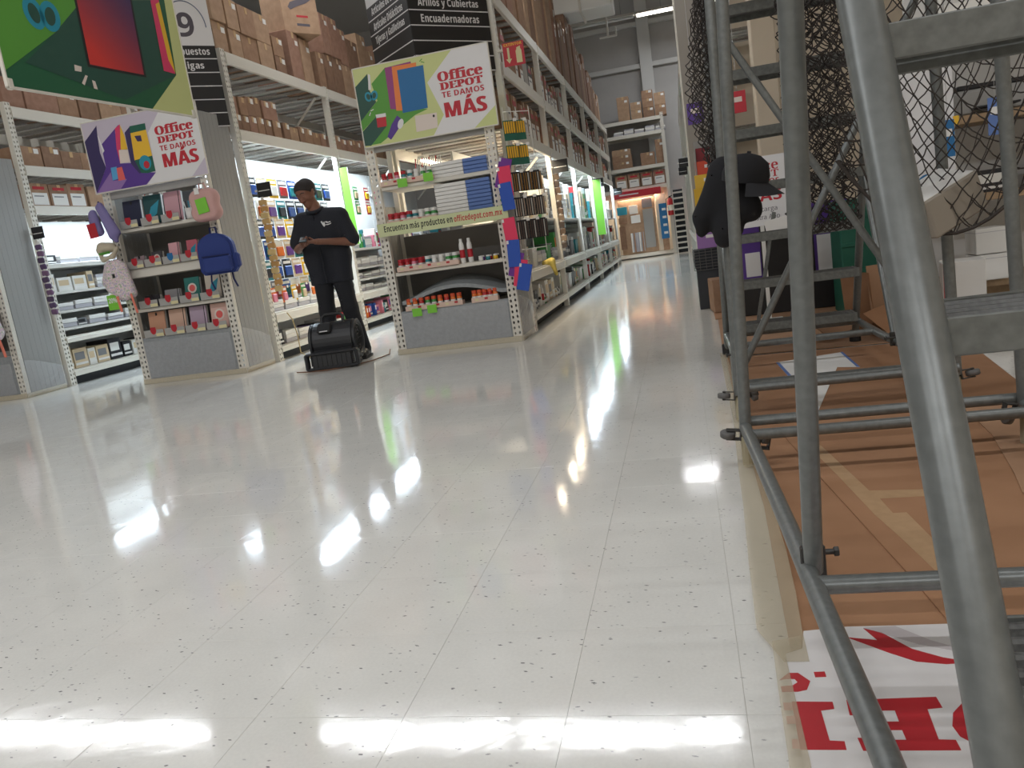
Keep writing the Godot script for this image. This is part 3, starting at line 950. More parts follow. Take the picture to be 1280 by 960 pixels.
	for e in [-1.0, 1.0]:
		var ax := -0.12 if e < 0 else 0.2
		var sb := [cap(ax, 0.055, -0.06, ax + e * 0.02, 0.05, 0.09, 0.045, 0.047, 0.02), cap(ax + e * 0.02, 0.045, 0.09, ax + e * 0.03, 0.038, 0.15, 0.046, 0.038, 0.02), cap(ax, 0.1, -0.03, ax, 0.05, -0.03, 0.045, 0.05, 0.02)]
		s = st()
		nets(s, sb, 0.01, [Plane(Vector3(0, -1, 0), -0.018)])
		var shoe := obj("shoe", fin(s), M.shoe, t)
		s = st()
		prism(s, pv([ax - 0.042, 0.11, ax + 0.042, 0.11, ax + 0.048 + e * 0.02, -0.09, ax + 0.04 + e * 0.03, -0.175, ax + e * 0.03, -0.195, ax - 0.04 + e * 0.03, -0.175, ax - 0.048 + e * 0.02, -0.09]), 0.0, 0.022, Transform3D(Basis(Vector3.RIGHT, -PI / 2), Vector3.ZERO))
		obj("sole", fin(s), M.rubber, shoe)
	# the phone lies in the hands
	var ph := thing("phone", "black mobile phone held in the hands of the standing person", "phone", Vector3(-3.33 - 0.055, 1.195, -7.25 + 0.345), 0.3)
	ph.rotation.x = -1.25
	obj("case", boxm(Vector3(0.072, 0.15, 0.009), 0.003), M.rubber, ph)
	obj("screen", boxm(Vector3(0.064, 0.138, 0.001), 0.0), M.glass_black, ph, at(0, 0, -0.005))

func thing_part(parent: Node3D, n: String, p: Vector3, turn: float) -> Node3D:
	var o := Node3D.new()
	o.name = n
	parent.add_child(o, true)
	o.position = p
	o.rotation.y = turn
	return o

# ------------------------------------------------------------------ carpet blower
func blower() -> void:
	var t := thing("air_blower", "black plastic carpet blower with carry handle on the floor beside the man", "blower", Vector3(-3.22, 0, -6.87), 0.16)
	# snail housing: a spiral profile in the YZ plane, extruded along x
	var prof := []
	for k in 25:
		var a := -0.35 + TAU * 0.80 * k / 24.0
		var r := 0.165 + 0.045 * k / 24.0
		prof.append(Vector2(0.0 + r * cos(a) * 1.0, 0.235 + r * sin(a)))
	# outlet duct towards +z at floor level
	var loop := PackedVector2Array()
	for v in prof:
		loop.append(v)
	loop.append(Vector2(0.0, 0.03))
	loop.append(Vector2(0.27, 0.03))
	loop.append(Vector2(0.27, 0.15))
	loop.append(Vector2(0.19, 0.175))
	var W := 0.40
	var s := st()
	# bevelled in three slices across the width
	var bx := Transform3D(Basis(Vector3.UP, PI / 2) * Basis.from_scale(Vector3(-1, 1, 1)), Vector3.ZERO)
	prism(s, loop, -W / 2 + 0.02, W / 2 - 0.02, bx)
	var inner := Geometry2D.offset_polygon(loop, -0.018)
	if inner.size():
		prism(s, inner[0], -W / 2, W / 2, bx)
	obj("housing", fin(s), M.blower, t)
	for e in [-1.0, 1.0]:
		s = st()
		for q in [0.13, 0.1, 0.07, 0.04]:
			var ring := []
			for k in 25:
				ring.append(Vector3(e * (W / 2 + 0.004), 0.235 + q * sin(TAU * k / 24), q * cos(TAU * k / 24)))
			tube(s, ring, 0.006, 5, false)
		for k in 8:
			tube(s, [Vector3(e * (W / 2 + 0.004), 0.235, 0), Vector3(e * (W / 2 + 0.004), 0.235 + 0.13 * sin(TAU * k / 8), 0.13 * cos(TAU * k / 8))], 0.004, 4)
		obj("intake_grille", fin(s), M.rubber, t)
		s = st()
		lathe(s, [Vector2(0.175, 0.0), Vector2(0.18, 0.018), Vector2(0.165, 0.026), Vector2(0.14, 0.012), Vector2(0.14, 0)], 24, Transform3D(Basis(Vector3(0, 0, 1), -e * PI / 2), Vector3(e * (W / 2 - 0.004), 0.235, 0)))
		obj("intake_rim", fin(s), M.blower, t)
		obj("foot", boxm(Vector3(0.05, 0.03, 0.34), 0.008), M.rubber, t, at(e * (W / 2 - 0.05), 0.015, 0.02))
	# wide slot mouth
	s = st()
	for e in [-1.0, 1.0]:
		box(s, Vector3(e * (W / 2 + 0.035), 0.09, 0.245), Vector3(0.03, 0.15, 0.09), 0.012)
		box(s, Vector3(0, 0.09 + e * 0.068, 0.245), Vector3(W + 0.08, 0.022, 0.09), 0.01)
	obj("mouth_frame", fin(s), M.blower, t)
	for k in 9:
		obj("mouth_bar", boxm(Vector3(0.004, 0.11, 0.02), 0.001), M.rubber, t, at((k - 4) * 0.045, 0.09, 0.265))
	# control panel, handle, emblem
	obj("control_panel", boxm(Vector3(0.13, 0.11, 0.03), 0.012), M.rubber, t, turned(-0.06, 0.375, 0.135, 0, -0.75))
	obj("white_badge", boxm(Vector3(0.075, 0.02, 0.003), 0.0), M.emblem, t, turned(-0.06, 0.352, 0.174, 0, -0.75))
	s = st()
	tube(s, [Vector3(-0.1, 0.40, 0.04), Vector3(-0.1, 0.46, 0.02), Vector3(-0.07, 0.485, 0.01), Vector3(0.07, 0.485, 0.01), Vector3(0.1, 0.46, 0.02), Vector3(0.1, 0.40, 0.04)], 0.016, 8)
	obj("carry_handle", fin(s), M.rubber, t)
	# mains cord lying on the floor
	s = st()
	tube(s, [Vector3(-3.55, 0.009, -6.62), Vector3(-3.40, 0.008, -6.57), Vector3(-3.22, 0.008, -6.56), Vector3(-3.02, 0.008, -6.66), Vector3(-2.9, 0.008, -6.9), Vector3(-2.86, 0.008, -7.2), Vector3(-3.0, 0.008, -7.6)], 0.006, 6)
	tag(obj("power_cable", fin(s), M.cord), "brown power cord curling on the floor round the black blower", "cord")
	s = st()
	tube(s, [Vector3(-4.22, 0.5, -7.9), Vector3(-4.16, 0.42, -7.88), Vector3(-4.13, 0.25, -7.87), Vector3(-4.12, 0.06, -7.85), Vector3(-4.02, 0.009, -7.8), Vector3(-3.78, 0.009, -7.5), Vector3(-3.56, 0.009, -7.2), Vector3(-3.44, 0.05, -6.98)], 0.006, 6)
	tag(obj("power_cable", fin(s), M.cord_yellow), "yellowish cord hanging from the rack down to the black blower", "cord")

# ------------------------------------------------------------------ bags hung on the displays
func backpack(called: String, label: String, p: Vector3, w: float, h: float, d: float, m: Material, m2: Material) -> Node3D:
	# p: the hanging loop's top
	var t := thing(called, label, "backpack", p, 0.35)
	var s := st()
	var prof := PackedVector2Array()
	for k in 12:
		var a := PI * k / 11.0
		prof.append(Vector2(w / 2 * cos(a) * (0.8 + 0.2 * absf(cos(a))), -h * 0.42 + (h * 0.3) * sin(a)))
	prof.append(Vector2(-w / 2 * 1.04, -h * 0.9))
	prof.append(Vector2(-w / 2 * 0.85, -h))
	prof.append(Vector2(w / 2 * 0.85, -h))
	prof.append(Vector2(w / 2 * 1.04, -h * 0.9))
	prism(s, prof, -d / 2, d / 2 - 0.02)
	var ins := Geometry2D.offset_polygon(prof, -0.025)
	prism(s, ins[0], -d / 2, d / 2)
	obj("main_bag", fin(s), m, t)
	s = st()
	box(s, Vector3(0, -h * 0.78, d / 2 + 0.015), Vector3(w * 0.82, h * 0.36, 0.06), 0.02)
	var pk := obj("front_pocket", fin(s), m, t)
	s = st()
	tube(s, [Vector3(-w * 0.38, -h * 0.61, d / 2 + 0.045), Vector3(w * 0.38, -h * 0.61, d / 2 + 0.045)], 0.006, 5)
	obj("zip", fin(s), m2, pk)
	s = st()
	tube(s, [Vector3(-0.03, -h * 0.13, 0), Vector3(-0.025, 0, 0), Vector3(0.025, 0, 0), Vector3(0.03, -h * 0.13, 0)], 0.011, 6)
	obj("top_loop", fin(s), m2, t)
	for e in [-1.0, 1.0]:
		s = st()
		tube(s, [Vector3(e * w * 0.3, -h * 0.98, -0.02), Vector3(e * w * 0.32, -h * 1.15, 0.0), Vector3(e * w * (0.4 if e > 0 else 0.25), -h * 1.32, 0.01)], 0.009, 6)
		obj("strap_end", fin(s), m2, t)
	obj("side_pocket", boxm(Vector3(0.05, h * 0.32, d * 0.7), 0.02), m, t, at(w / 2 + 0.01, -h * 0.75, 0))
	return t

func soft_bag(called: String, label: String, category: String, p: Vector3, bones: Array, m: Material, extras: Array) -> void:
	var t := thing(called, label, category, p)
	var s := st()
	nets(s, bones, 0.012)
	obj("bag_body", fin(s), m, t)
	for e in extras:
		obj(e[0], boxm(e[2], 0.004), e[3], t, e[1])

# ------------------------------------------------------------------ rolling platform ladders
# local frame: x across from the left side (0) to W, z from the foot of the stairs (0) back to -L
func ladder(label: String, p: Vector3, turn: float, W: float, L: float, steps: int, slope: float, near_one: bool, top: float, rise: float, ystart: float, foot: float, inset: float, rs: float) -> Node3D:
	var t := thing("rolling_ladder", label, "ladder", p, turn)
	var y0 := 0.14
	var r := 0.021
	var m: Material = M.pipe
	for e in [0.0, 1.0]:
		var x: float = e * W
		var flare := 0.045 * (1.0 if e > 0 else -1.0)
		var s := st()
		tube(s, [Vector3(x, y0, 0.02), Vector3(x, y0, -0.6), Vector3(x + flare * 0.4, y0, -L * 0.6), Vector3(x + flare, y0, -L)], r, 14)
		obj("base_pipe", fin(s), m, t)
		s = st()
		var ys: float = ystart + rise * steps
		var xi: float = x + inset * (1.0 if e == 0.0 else -1.0)
		tube(s, [Vector3(xi, y0 - 0.1, foot + 0.05), Vector3(xi, y0, foot), Vector3(xi, ys, foot - slope * (ys - y0))], rs, 18)
		obj("stringer", fin(s), m, t)
		s = st()
		tube(s, [Vector3(x + flare, y0 - 0.02, -L), Vector3(x - flare * 0.1 if near_one else x + flare * 0.4, 1.55, -L + 0.01), Vector3(x - flare * 0.6 if near_one else x, top, -L + 0.02)], r, 14)
		obj("rear_leg", fin(s), m, t)
		s = st()
		var zs := -L * 0.5 if near_one else -L * 0.55
		var ya := 2.5 if near_one else 1.0
		var za := -0.61 if near_one else -slope * (ya - y0)
		tube(s, [Vector3(x, y0, zs), Vector3(x, ya, za)], r * 0.95 if near_one else r * 0.75, 14)
		obj("prop_strut", fin(s), m, t)
		# clamp where the strut meets the base pipe
		s = st()
		box(s, Vector3(x, y0 + 0.02, zs + 0.002), Vector3(0.05, 0.07, 0.012), 0.003)
		tube(s, [Vector3(x - 0.01, y0 + 0.03, zs - 0.02), Vector3(x + 0.055, y0 + 0.03, zs - 0.02)], 0.006, 6)
		cyl(s, Vector3(x + 0.05, y0 + 0.03, zs - 0.02), 0.011, 0.01, 6, Basis(Vector3(0, 0, 1), PI / 2))
		obj("clamp", fin(s), M.steel_dark, t)
		# rubber foot under the rear leg
		s = st()
		cyl(s, Vector3(x + flare, 0.055, -L + 0.01), 0.02, 0.11, 12)
		obj("rubber_foot", fin(s), M.rubber_tan, t)
		s = st()
		cyl(s, Vector3(x + inset * (1.0 if e == 0.0 else -1.0), 0.035, foot + 0.06), 0.034, 0.07, 12)
		obj("front_foot", fin(s), M.rubber, t)
		# two casters on brackets that lie folded sideways
		for q in 2:
			var sd := -1.0 if (e == 0.0) == (q == 0) else 1.0
			var c := Vector3(x + flare + sd * 0.062, 0.12 - 0.012 * q, -L + 0.005 + 0.02 * q)
			var cs := Node3D.new()
			cs.name = "caster"
			t.add_child(cs, true)
			cs.position = c
			cs.rotation = Vector3(0.15, 0, sd * 0.12) if q == 0 else Vector3(0.1, 0.2, PI / 2 - 0.2)
			s = st()
			lathe(s, [Vector2(0.006, -0.012), Vector2(0.022, -0.012), Vector2(0.027, -0.008), Vector2(0.027, 0.008), Vector2(0.022, 0.012), Vector2(0.006, 0.012)], 18)
			obj("wheel", fin(s), M.rubber_grey, cs)
			s = st()
			cyl(s, Vector3.ZERO, 0.007, 0.04, 8)
			obj("axle", fin(s), M.steel_dark, cs)
			s = st()
			for f in [-1.0, 1.0]:
				box(s, Vector3(-sd * 0.02, f * 0.017, 0), Vector3(0.052, 0.004, 0.024), 0.001)
			box(s, Vector3(-sd * 0.044, 0, 0), Vector3(0.005, 0.038, 0.03), 0.001)
			obj("fork", fin(s), M.steel_dark, cs)
	# treads
	for k in steps:
		var y: float = ystart + rise * k
		var z: float = foot - slope * (y - y0) - (0.015 if near_one else 0.0)
		var TW := W - 2.0 * inset
		var tr := Node3D.new()
		tr.name = "tread"
		t.add_child(tr, true)
		tr.position = Vector3(W / 2, y, z)
		obj("front_lip", boxm(Vector3(TW - 0.05, 0.048, 0.006), 0.002), M.tread, tr, at(0, -0.024, 0.02))
		obj("rear_lip", boxm(Vector3(TW - 0.05, 0.048, 0.006), 0.002), M.tread, tr, at(0, -0.024, -0.15))
		for q in 5:
			obj("grip_bar", boxm(Vector3(TW - 0.06, 0.018, 0.014), 0.004), M.tread_bar, tr, at(0, -0.012, 0.004 - q * 0.035))
		for e in [-1.0, 1.0]:
			obj("end_bracket", boxm(Vector3(0.012, 0.05, 0.175), 0.003), M.tread, tr, at(e * (TW / 2 - 0.03), -0.025, -0.065))
	# cross pipes
	var cross := [[y0, -L + 0.11], [y0 + 0.012, -L - 0.03]]
	if near_one:
		cross.append([y0, -L * 0.47])
	else:
		cross.append([y0, -L * 0.3])
		cross.append([y0 + 0.01, -0.12])
	for q in cross:
		var s := st()
		var fx := 0.045 * absf(q[1]) / L
		tube(s, [Vector3(-fx, q[0], q[1]), Vector3(W + fx, q[0], q[1])], r * 0.9, 12)
		obj("cross_pipe", fin(s), m, t)
	for e in 2:
		var s := st()
		var a := Vector3(-0.03, 0.2, -L + 0.025)
		var b := Vector3(W, 1.62, -L + 0.03)
		if e == 1:
			a.x = W + 0.03
			b.x = -0.0
		if near_one:
			a.y += 1.75
			b.y += 0.9
		a.z += 0.03 * e
		b.z += 0.03 * e
		tube(s, [a, b], 0.015, 10)
		obj("cross_brace", fin(s), m, t)
	# platform and rail above
	var yp: float = ystart + rise * steps
	var zp: float = foot - slope * (yp - y0)
	if L + zp > 0.2:
		obj("platform", boxm(Vector3(W + 0.02, 0.03, L + zp), 0.004), M.tread, t, at(W / 2, yp, (zp - L) / 2))
		for e in [0.0, 1.0]:
			var s := st()
			tube(s, [Vector3(e * W, yp, zp), Vector3(e * W, top, zp - 0.2), Vector3(e * W, top, -L + 0.02)], r, 12)
			obj("hand_rail", fin(s), m, t)
	return t

# ------------------------------------------------------------------ knotted nets
func net_mesh(nu: int, nv: int, r: float, f: Callable) -> ArrayMesh:
	var s := st()
	for i in nu + 1:
		for j in nv:
			if (i + j) % 2 == 0:
				for d in [-1, 1]:
					if i + d >= 0 and i + d <= nu:
						var a: Vector3 = f.call(float(i) / nu, float(j) / nv)
						var b: Vector3 = f.call(float(i + d) / nu, float(j + 1) / nv)
						var mid := (a + b) / 2 + Vector3(0, -0.08 * a.distance_to(b), 0)
						tube(s, [a, mid, b], r, 4, false)
	return fin(s)

func nets_hung() -> void:
	var n := FastNoiseLite.new()
	n.seed = 11
	n.frequency = 1.6
	# wide net sagging like a hammock from the ladder
	var t := thing("cargo_net", "black knotted cargo net sagging from the ladders round a grey box", "net", Vector3(1.0, 1.0, -3.3))
	for q in [0.0, 1.0]:
		obj("mesh_panel", net_mesh(24, 28, 0.0024, func(u: float, v: float) -> Vector3:
			var yb: float = -0.30 + 0.62 * pow(absf(u - 0.42) / 0.58, 2.0)
			var y: float = lerpf(1.15, yb, v)
			var x: float = (u - 0.45) * lerpf(0.72, 0.9, v) + 0.03 * n.get_noise_2d(u * 3.0, v * 3.0 + q * 7.0)
			var belly: float = sin(minf(v, 1.0) * PI) * 0.10 + 0.06 * n.get_noise_2d(u * 2.0 + 5.0, v * 2.0)
			return Vector3(x, y, 0.13 * (1.0 if q == 0.0 else -1.6) * (0.25 + belly * 6.0) * (1.0 - pow(v, 5.0)) + 0.05)), M.net, t)
	var s := st()
	var rope := []
	for k in 17:
		var u := k / 16.0
		rope.append(Vector3((u - 0.45) * 0.9, -0.30 + 0.62 * pow(absf(u - 0.42) / 0.58, 2.0), 0.05))
	tube(s, rope, 0.007, 6)
	obj("border_rope", fin(s), M.net, t)
	# narrow bunched net on the left leg
	t = thing("bunched_net", "narrow bunch of black net hanging on the ladder leg by the aisle", "net", Vector3(0.195, 1.36, -3.52))
	for q in 3:
		obj("mesh_panel", net_mesh(12, 46, 0.0022, func(u: float, v: float) -> Vector3:
			var w: float = 0.035 + 0.15 * sin(pow(v, 1.35) * PI) * (1.0 - 0.2 * q)
			return Vector3((u - 0.5) * w - 0.02 + 0.02 * n.get_noise_2d(u * 4.0 + q * 3.0, v * 5.0), 0.5 - 0.8 * v, (q - 1) * 0.05 + 0.05 * n.get_noise_2d(u * 3.0, v * 4.0 + q * 9.0))), M.net, t)
	# dark crumpled net in the middle, behind the steps
	t = thing("crumpled_net", "dense crumpled dark net packed behind the ladder steps", "net", Vector3(0.62, 1.25, -3.75))
	for q in 4:
		obj("mesh_panel", net_mesh(12, 40, 0.0026, func(u: float, v: float) -> Vector3:
			return Vector3((u - 0.5) * 0.26 + 0.04 * n.get_noise_2d(u * 5.0 + q * 3.0, v * 6.0), 0.5 - 1.0 * v, (q - 1.5) * 0.05 + 0.07 * n.get_noise_2d(u * 4.0 + q * 5.0, v * 5.0))), M.net, t)
	# what the wide net carries
	t = thing("netted_box", "grey beige box with white side lying in the sagging net", "box", Vector3(0.97, 0.735, -3.36), 0.5)
	t.rotation.z = 0.35
	obj("body", boxm(Vector3(0.26, 0.15, 0.22), 0.008), M.box_grey, t, at(0, 0.075, 0))
	obj("white_flap", boxm(Vector3(0.27, 0.004, 0.15), 0.001), M.paper, t, turned(-0.02, 0.165, 0.03, 0, 0.2))

func black_coat() -> void:
	var t := thing("black_jacket", "black jacket hanging in folds on the ladder legs", "jacket", Vector3(0.19, 0.83, -3.38))
	var b := [cap(-0.02, 0.22, 0, -0.09, 0.06, 0.0, 0.035, 0.045, 0.05), cap(0.0, 0.24, 0, 0.0, 0.0, 0.02, 0.04, 0.05, 0.05), cap(0.02, 0.22, 0, 0.08, 0.08, 0.03, 0.04, 0.05, 0.05), cap(-0.09, 0.06, 0, -0.105, 0.0, 0.0, 0.03, 0.022, 0.03), cap(0.0, 0.0, 0.01, -0.02, -0.04, 0.0, 0.05, 0.035, 0.04), cap(0.03, 0.2, 0.02, 0.1, 0.05, 0.02, 0.03, 0.03, 0.04)]
	var s := st()
	nets(s, b, 0.01)
	obj("jacket_cloth", fin(s), M.black_cloth, t)
	var h := thing("baseball_hat", "black baseball cap hooked on the ladder over the jacket", "cap", Vector3(0.262, 1.0, -3.27), -0.5)
	h.rotation.z = -0.25
	s = st()
	lathe(s, [Vector2(0.088, 0.0), Vector2(0.09, 0.03), Vector2(0.078, 0.075), Vector2(0.045, 0.1), Vector2(0, 0.108)], 18)
	obj("crown", fin(s), M.black_cloth, h)
	s = st()
	sheet(s, 12, 5, func(u: float, v: float) -> Vector3:
		var a := (u - 0.5) * 2.2
		var rr := 0.086 + 0.07 * v * cos(a * 0.75)
		return Vector3(rr * cos(a), 0.004 - 0.03 * v - 0.02 * sin(absf(a)) * v, rr * sin(a)))
	obj("brim", fin(s), M.black_cloth2, h)
	s = st()
	cyl(s, Vector3(0, 0.11, 0), 0.008, 0.008, 8)
	obj("top_button", fin(s), M.black_cloth2, h)

# ------------------------------------------------------------------ floor covering under the ladders
# polygons are (x, z) in metres on the floor
func floor_sheet(called: String, label: String, category: String, pts: Array, y: float, th: float, m: Material, group := "") -> Node3D:
	var s := st()
	prism(s, pv(pts), 0.0, th, Transform3D(Basis(Vector3.RIGHT, Vector3(0, 0, 1), Vector3.UP), Vector3(0, y, 0)))
	var o := obj(called, fin(s), m)
	return tag(o, label, category, group)

func ground_print(parent: Node3D, pts: Array, y: float, m: Material, called := "red_print") -> void:
	var s := st()
	prism(s, pv(pts), 0.0, 0.0006, Transform3D(Basis(Vector3.RIGHT, Vector3(0, 0, 1), Vector3.UP), Vector3(0, y, 0)))
	obj(called, fin(s), m, parent)

# ------------------------------------------------------------------ shelf filling
func fill(place: String, x: float, y: float, z0: float, z1: float, maxh: float, depth: float, kinds: Array, sd: int, cols := [0, 1, 2, 3, 4, 5, 6, 7, 8, 9, 10, 11]) -> void:
	var gap := 0.015
	var turn := PI / 2
	var r := RandomNumberGenerator.new()
	r.seed = sd
	var z := z0
	while z > z1 + 0.06:
		var k: String = kinds[r.randi() % kinds.size()]
		var c: int = cols[r.randi() % cols.size()]
		var h := maxh * r.randf_range(0.55, 0.95)
		var w := r.randf_range(0.1, 0.24)
		if k == "binder":
			w = 0.055
			binder(Vector3(x - 0.14, y, z - w / 2), turn, minf(0.31, h), c, place)
		elif k == "paper":
			w = 0.3
			paper_stack(Vector3(x - 0.16, y, z - w / 2), turn, 0.28, minf(h, 0.16), 0.24, place)
		elif k == "bowl":
			w = 0.28
			tub(Vector3(x - 0.15, y, z - w / 2), 0.12, minf(h * 0.6, 0.25), 3 if r.randf() < 0.5 else c, 6, place)
		elif k == "cup":
			w = 0.18
			cup_stack(Vector3(x - 0.12, y, z - w / 2), int(clampf((h - 0.1) / 0.055, 2, 9)), place)
		elif k == "bin":
			w = 0.3
			basket(Vector3(x - 0.16, y, z - w / 2), turn, 0.28, minf(h, 0.2), 0.26, c, place)
		elif k == "bottle":
			w = 0.056
			bottle(Vector3(x - 0.06, y, z - w / 2), c, r.randf() < 0.3, M.rubber if r.randf() < 0.5 else M.paper, place)
		else:
			product_box(Vector3(x - depth / 2 - 0.02, y, z - w / 2), turn, w, h, depth * 0.8, c, place)
		z -= w + gap * r.randf_range(0.6, 2.0)

func carton_row(x: float, y: float, z0: float, z1: float, wr: Vector2, hr: Callable, d: float, sticker: int, what: String, place: String, sd: int, layers := 1, tones := 4, lowest := 0.82) -> void:
	var r := RandomNumberGenerator.new()
	r.seed = sd
	var z := z0
	while z > z1 + wr.x:
		var w := r.randf_range(wr.x, wr.y)
		var bay := int(floor((-7.75 - z) / 2.44 + 0.001))
		var up := -7.75 - 2.44 * (bay + 1)
		if z - w < up + 0.05:
			# no carton stands across an upright
			w = z - up - 0.05
			if w < wr.x * 0.6:
				z = up - 0.05
				continue
		var h: float = hr.call(z) * r.randf_range(lowest, 1.04)
		var yy := y
		var width := "narrow" if w < lerpf(wr.x, wr.y, 0.33) else ("wide" if w > lerpf(wr.x, wr.y, 0.67) else "middling")
		for q in layers:
			var tn := r.randi() % tones
			var hh := h / layers
			var sk := sticker if r.randf() < 0.8 else 0
			if tones > 4 and r.randf() < 0.55:
				sk = 0
			var lb := "%s %s %s %s, %s bay" % [width, tone_word(tn), what if sk else "plain carton", place, ["first", "second", "third", "fourth", "fifth", "sixth"][clampi(bay, 0, 5)]]
			if layers > 1:
				lb += ", %s layer" % ["lower", "upper"][q]
			carton(Vector3(x - d / 2 - r.randf() * 0.03, yy, z - w / 2), PI / 2, w, hh - 0.002, d, tn, sk, lb, "cartons " + place)
			yy += hh
		z -= w + r.randf_range(0.006, 0.03)

# display tray with a price shield, and a notebook standing in it
func price_tray(x: float, y: float, w: float, place: String, shield: Material, word: String, before := "") -> void:
	var t := thing("price_tray", "tray with %s price shield before the %s notebook %s" % [word, before, place], "price tray", Vector3(x, y + 0.002, -7.125), 0.0, "price trays " + place)
	obj("front", boxm(Vector3(w, 0.075, 0.004), 0.001), M.tray, t, at(0, 0.0375, 0.03))
	obj("bottom", boxm(Vector3(w, 0.004, 0.1), 0.001), M.tray, t, at(0, 0.002, -0.02))
	ink(t, "price_shield", [-0.03, 0.102, 0.03, 0.102, 0.034, 0.06, 0.02, 0.036, 0.0, 0.026, -0.02, 0.036, -0.034, 0.06], shield, 0.0335)
	obj("price_strip", boxm(Vector3(w * 0.38, 0.03, 0.002), 0.0), M.price_yellow, t, at(w * 0.3, 0.022, 0.033))

func notebook(x: float, y: float, w: float, h: float, c: Color, word: String, place: String, motif: int) -> void:
	var t := thing("notebook", "%s notebook standing upright %s" % [word, place], "notebook", Vector3(x, y, -7.17), 0.0, "notebooks " + place)
	t.rotation.x = -0.12
	obj("cover", boxm(Vector3(w, h, 0.012), 0.002), col(c, 0.4), t, at(0, h / 2, 0))
	obj("pages", boxm(Vector3(w * 0.96, h * 0.98, 0.03), 0.001), M.paper, t, at(0, h / 2, -0.02))
	if motif == 1:
		ink(t, "cover_print", disc(0, h * 0.55, w * 0.3, w * 0.3, 14), M.ink_paper, 0.0065)
		ink(t, "cover_print", disc(0, h * 0.55, w * 0.2, w * 0.2, 14), M.ink_coral, 0.007)
	elif motif == 2:
		obj("elastic", boxm(Vector3(0.008, h, 0.015), 0.001), M.rubber, t, at(w * 0.38, h / 2, 0))
	elif motif == 3:
		ink(t, "cover_print", [-w * 0.4, h * 0.1, w * 0.2, h * 0.35, w * 0.4, h * 0.8, -w * 0.1, h * 0.6], M.ink_teal, 0.0065)
	else:
		obj("button", boxm(Vector3(0.02, 0.03, 0.006), 0.002), M.rubber, t, at(0, h * 0.9, 0.007))

func bottle_tray(x0: float, x1: float, y: float, rows: int, pitch: float, place: String, sd: int, red_caps: bool) -> void:
	var t := thing("bottle_tray", "pink printed tray of bottles %s" % place, "tray", Vector3((x0 + x1) / 2, y + 0.002, -7.13))
	var w := x1 - x0
	var dp := rows * pitch + 0.02
	obj("bottom", boxm(Vector3(w, 0.004, dp), 0.001), M.tray_pink, t, at(0, 0.002, -dp / 2 + 0.03))
	obj("front", boxm(Vector3(w, 0.045, 0.004), 0.001), M.tray_pink, t, at(0, 0.0225, 0.03))
	for k in int(w / 0.09):
		obj("printed_tag", boxm(Vector3(0.032, 0.018, 0.001), 0.0), M.print_red if k % 2 else M.price_yellow, t, at(-w / 2 + 0.05 + k * 0.09, 0.024 + 0.006 * (k % 2), 0.0327))
	for e in [-1.0, 1.0]:
		obj("side", boxm(Vector3(0.004, 0.04, dp), 0.001), M.tray_pink, t, at(e * w / 2, 0.02, -dp / 2 + 0.03))
	var r := RandomNumberGenerator.new()
	r.seed = sd
	var n := int(w / pitch)
	for j in rows:
		for i in n:
			var c: int = [0, 0, 8, 0, 9, 9, 4, 4, 3, 3, 1][i * 11 / n] if not red_caps else [6, 6, 3, 1, 0, 6][r.randi() % 6]
			bottle(Vector3(x0 + (i + 0.5) * w / n, y + 0.008, -7.13 - j * pitch), c, false, (M.print_red if i < n / 2 else M.paper) if not red_caps else M.cap_orange, place)

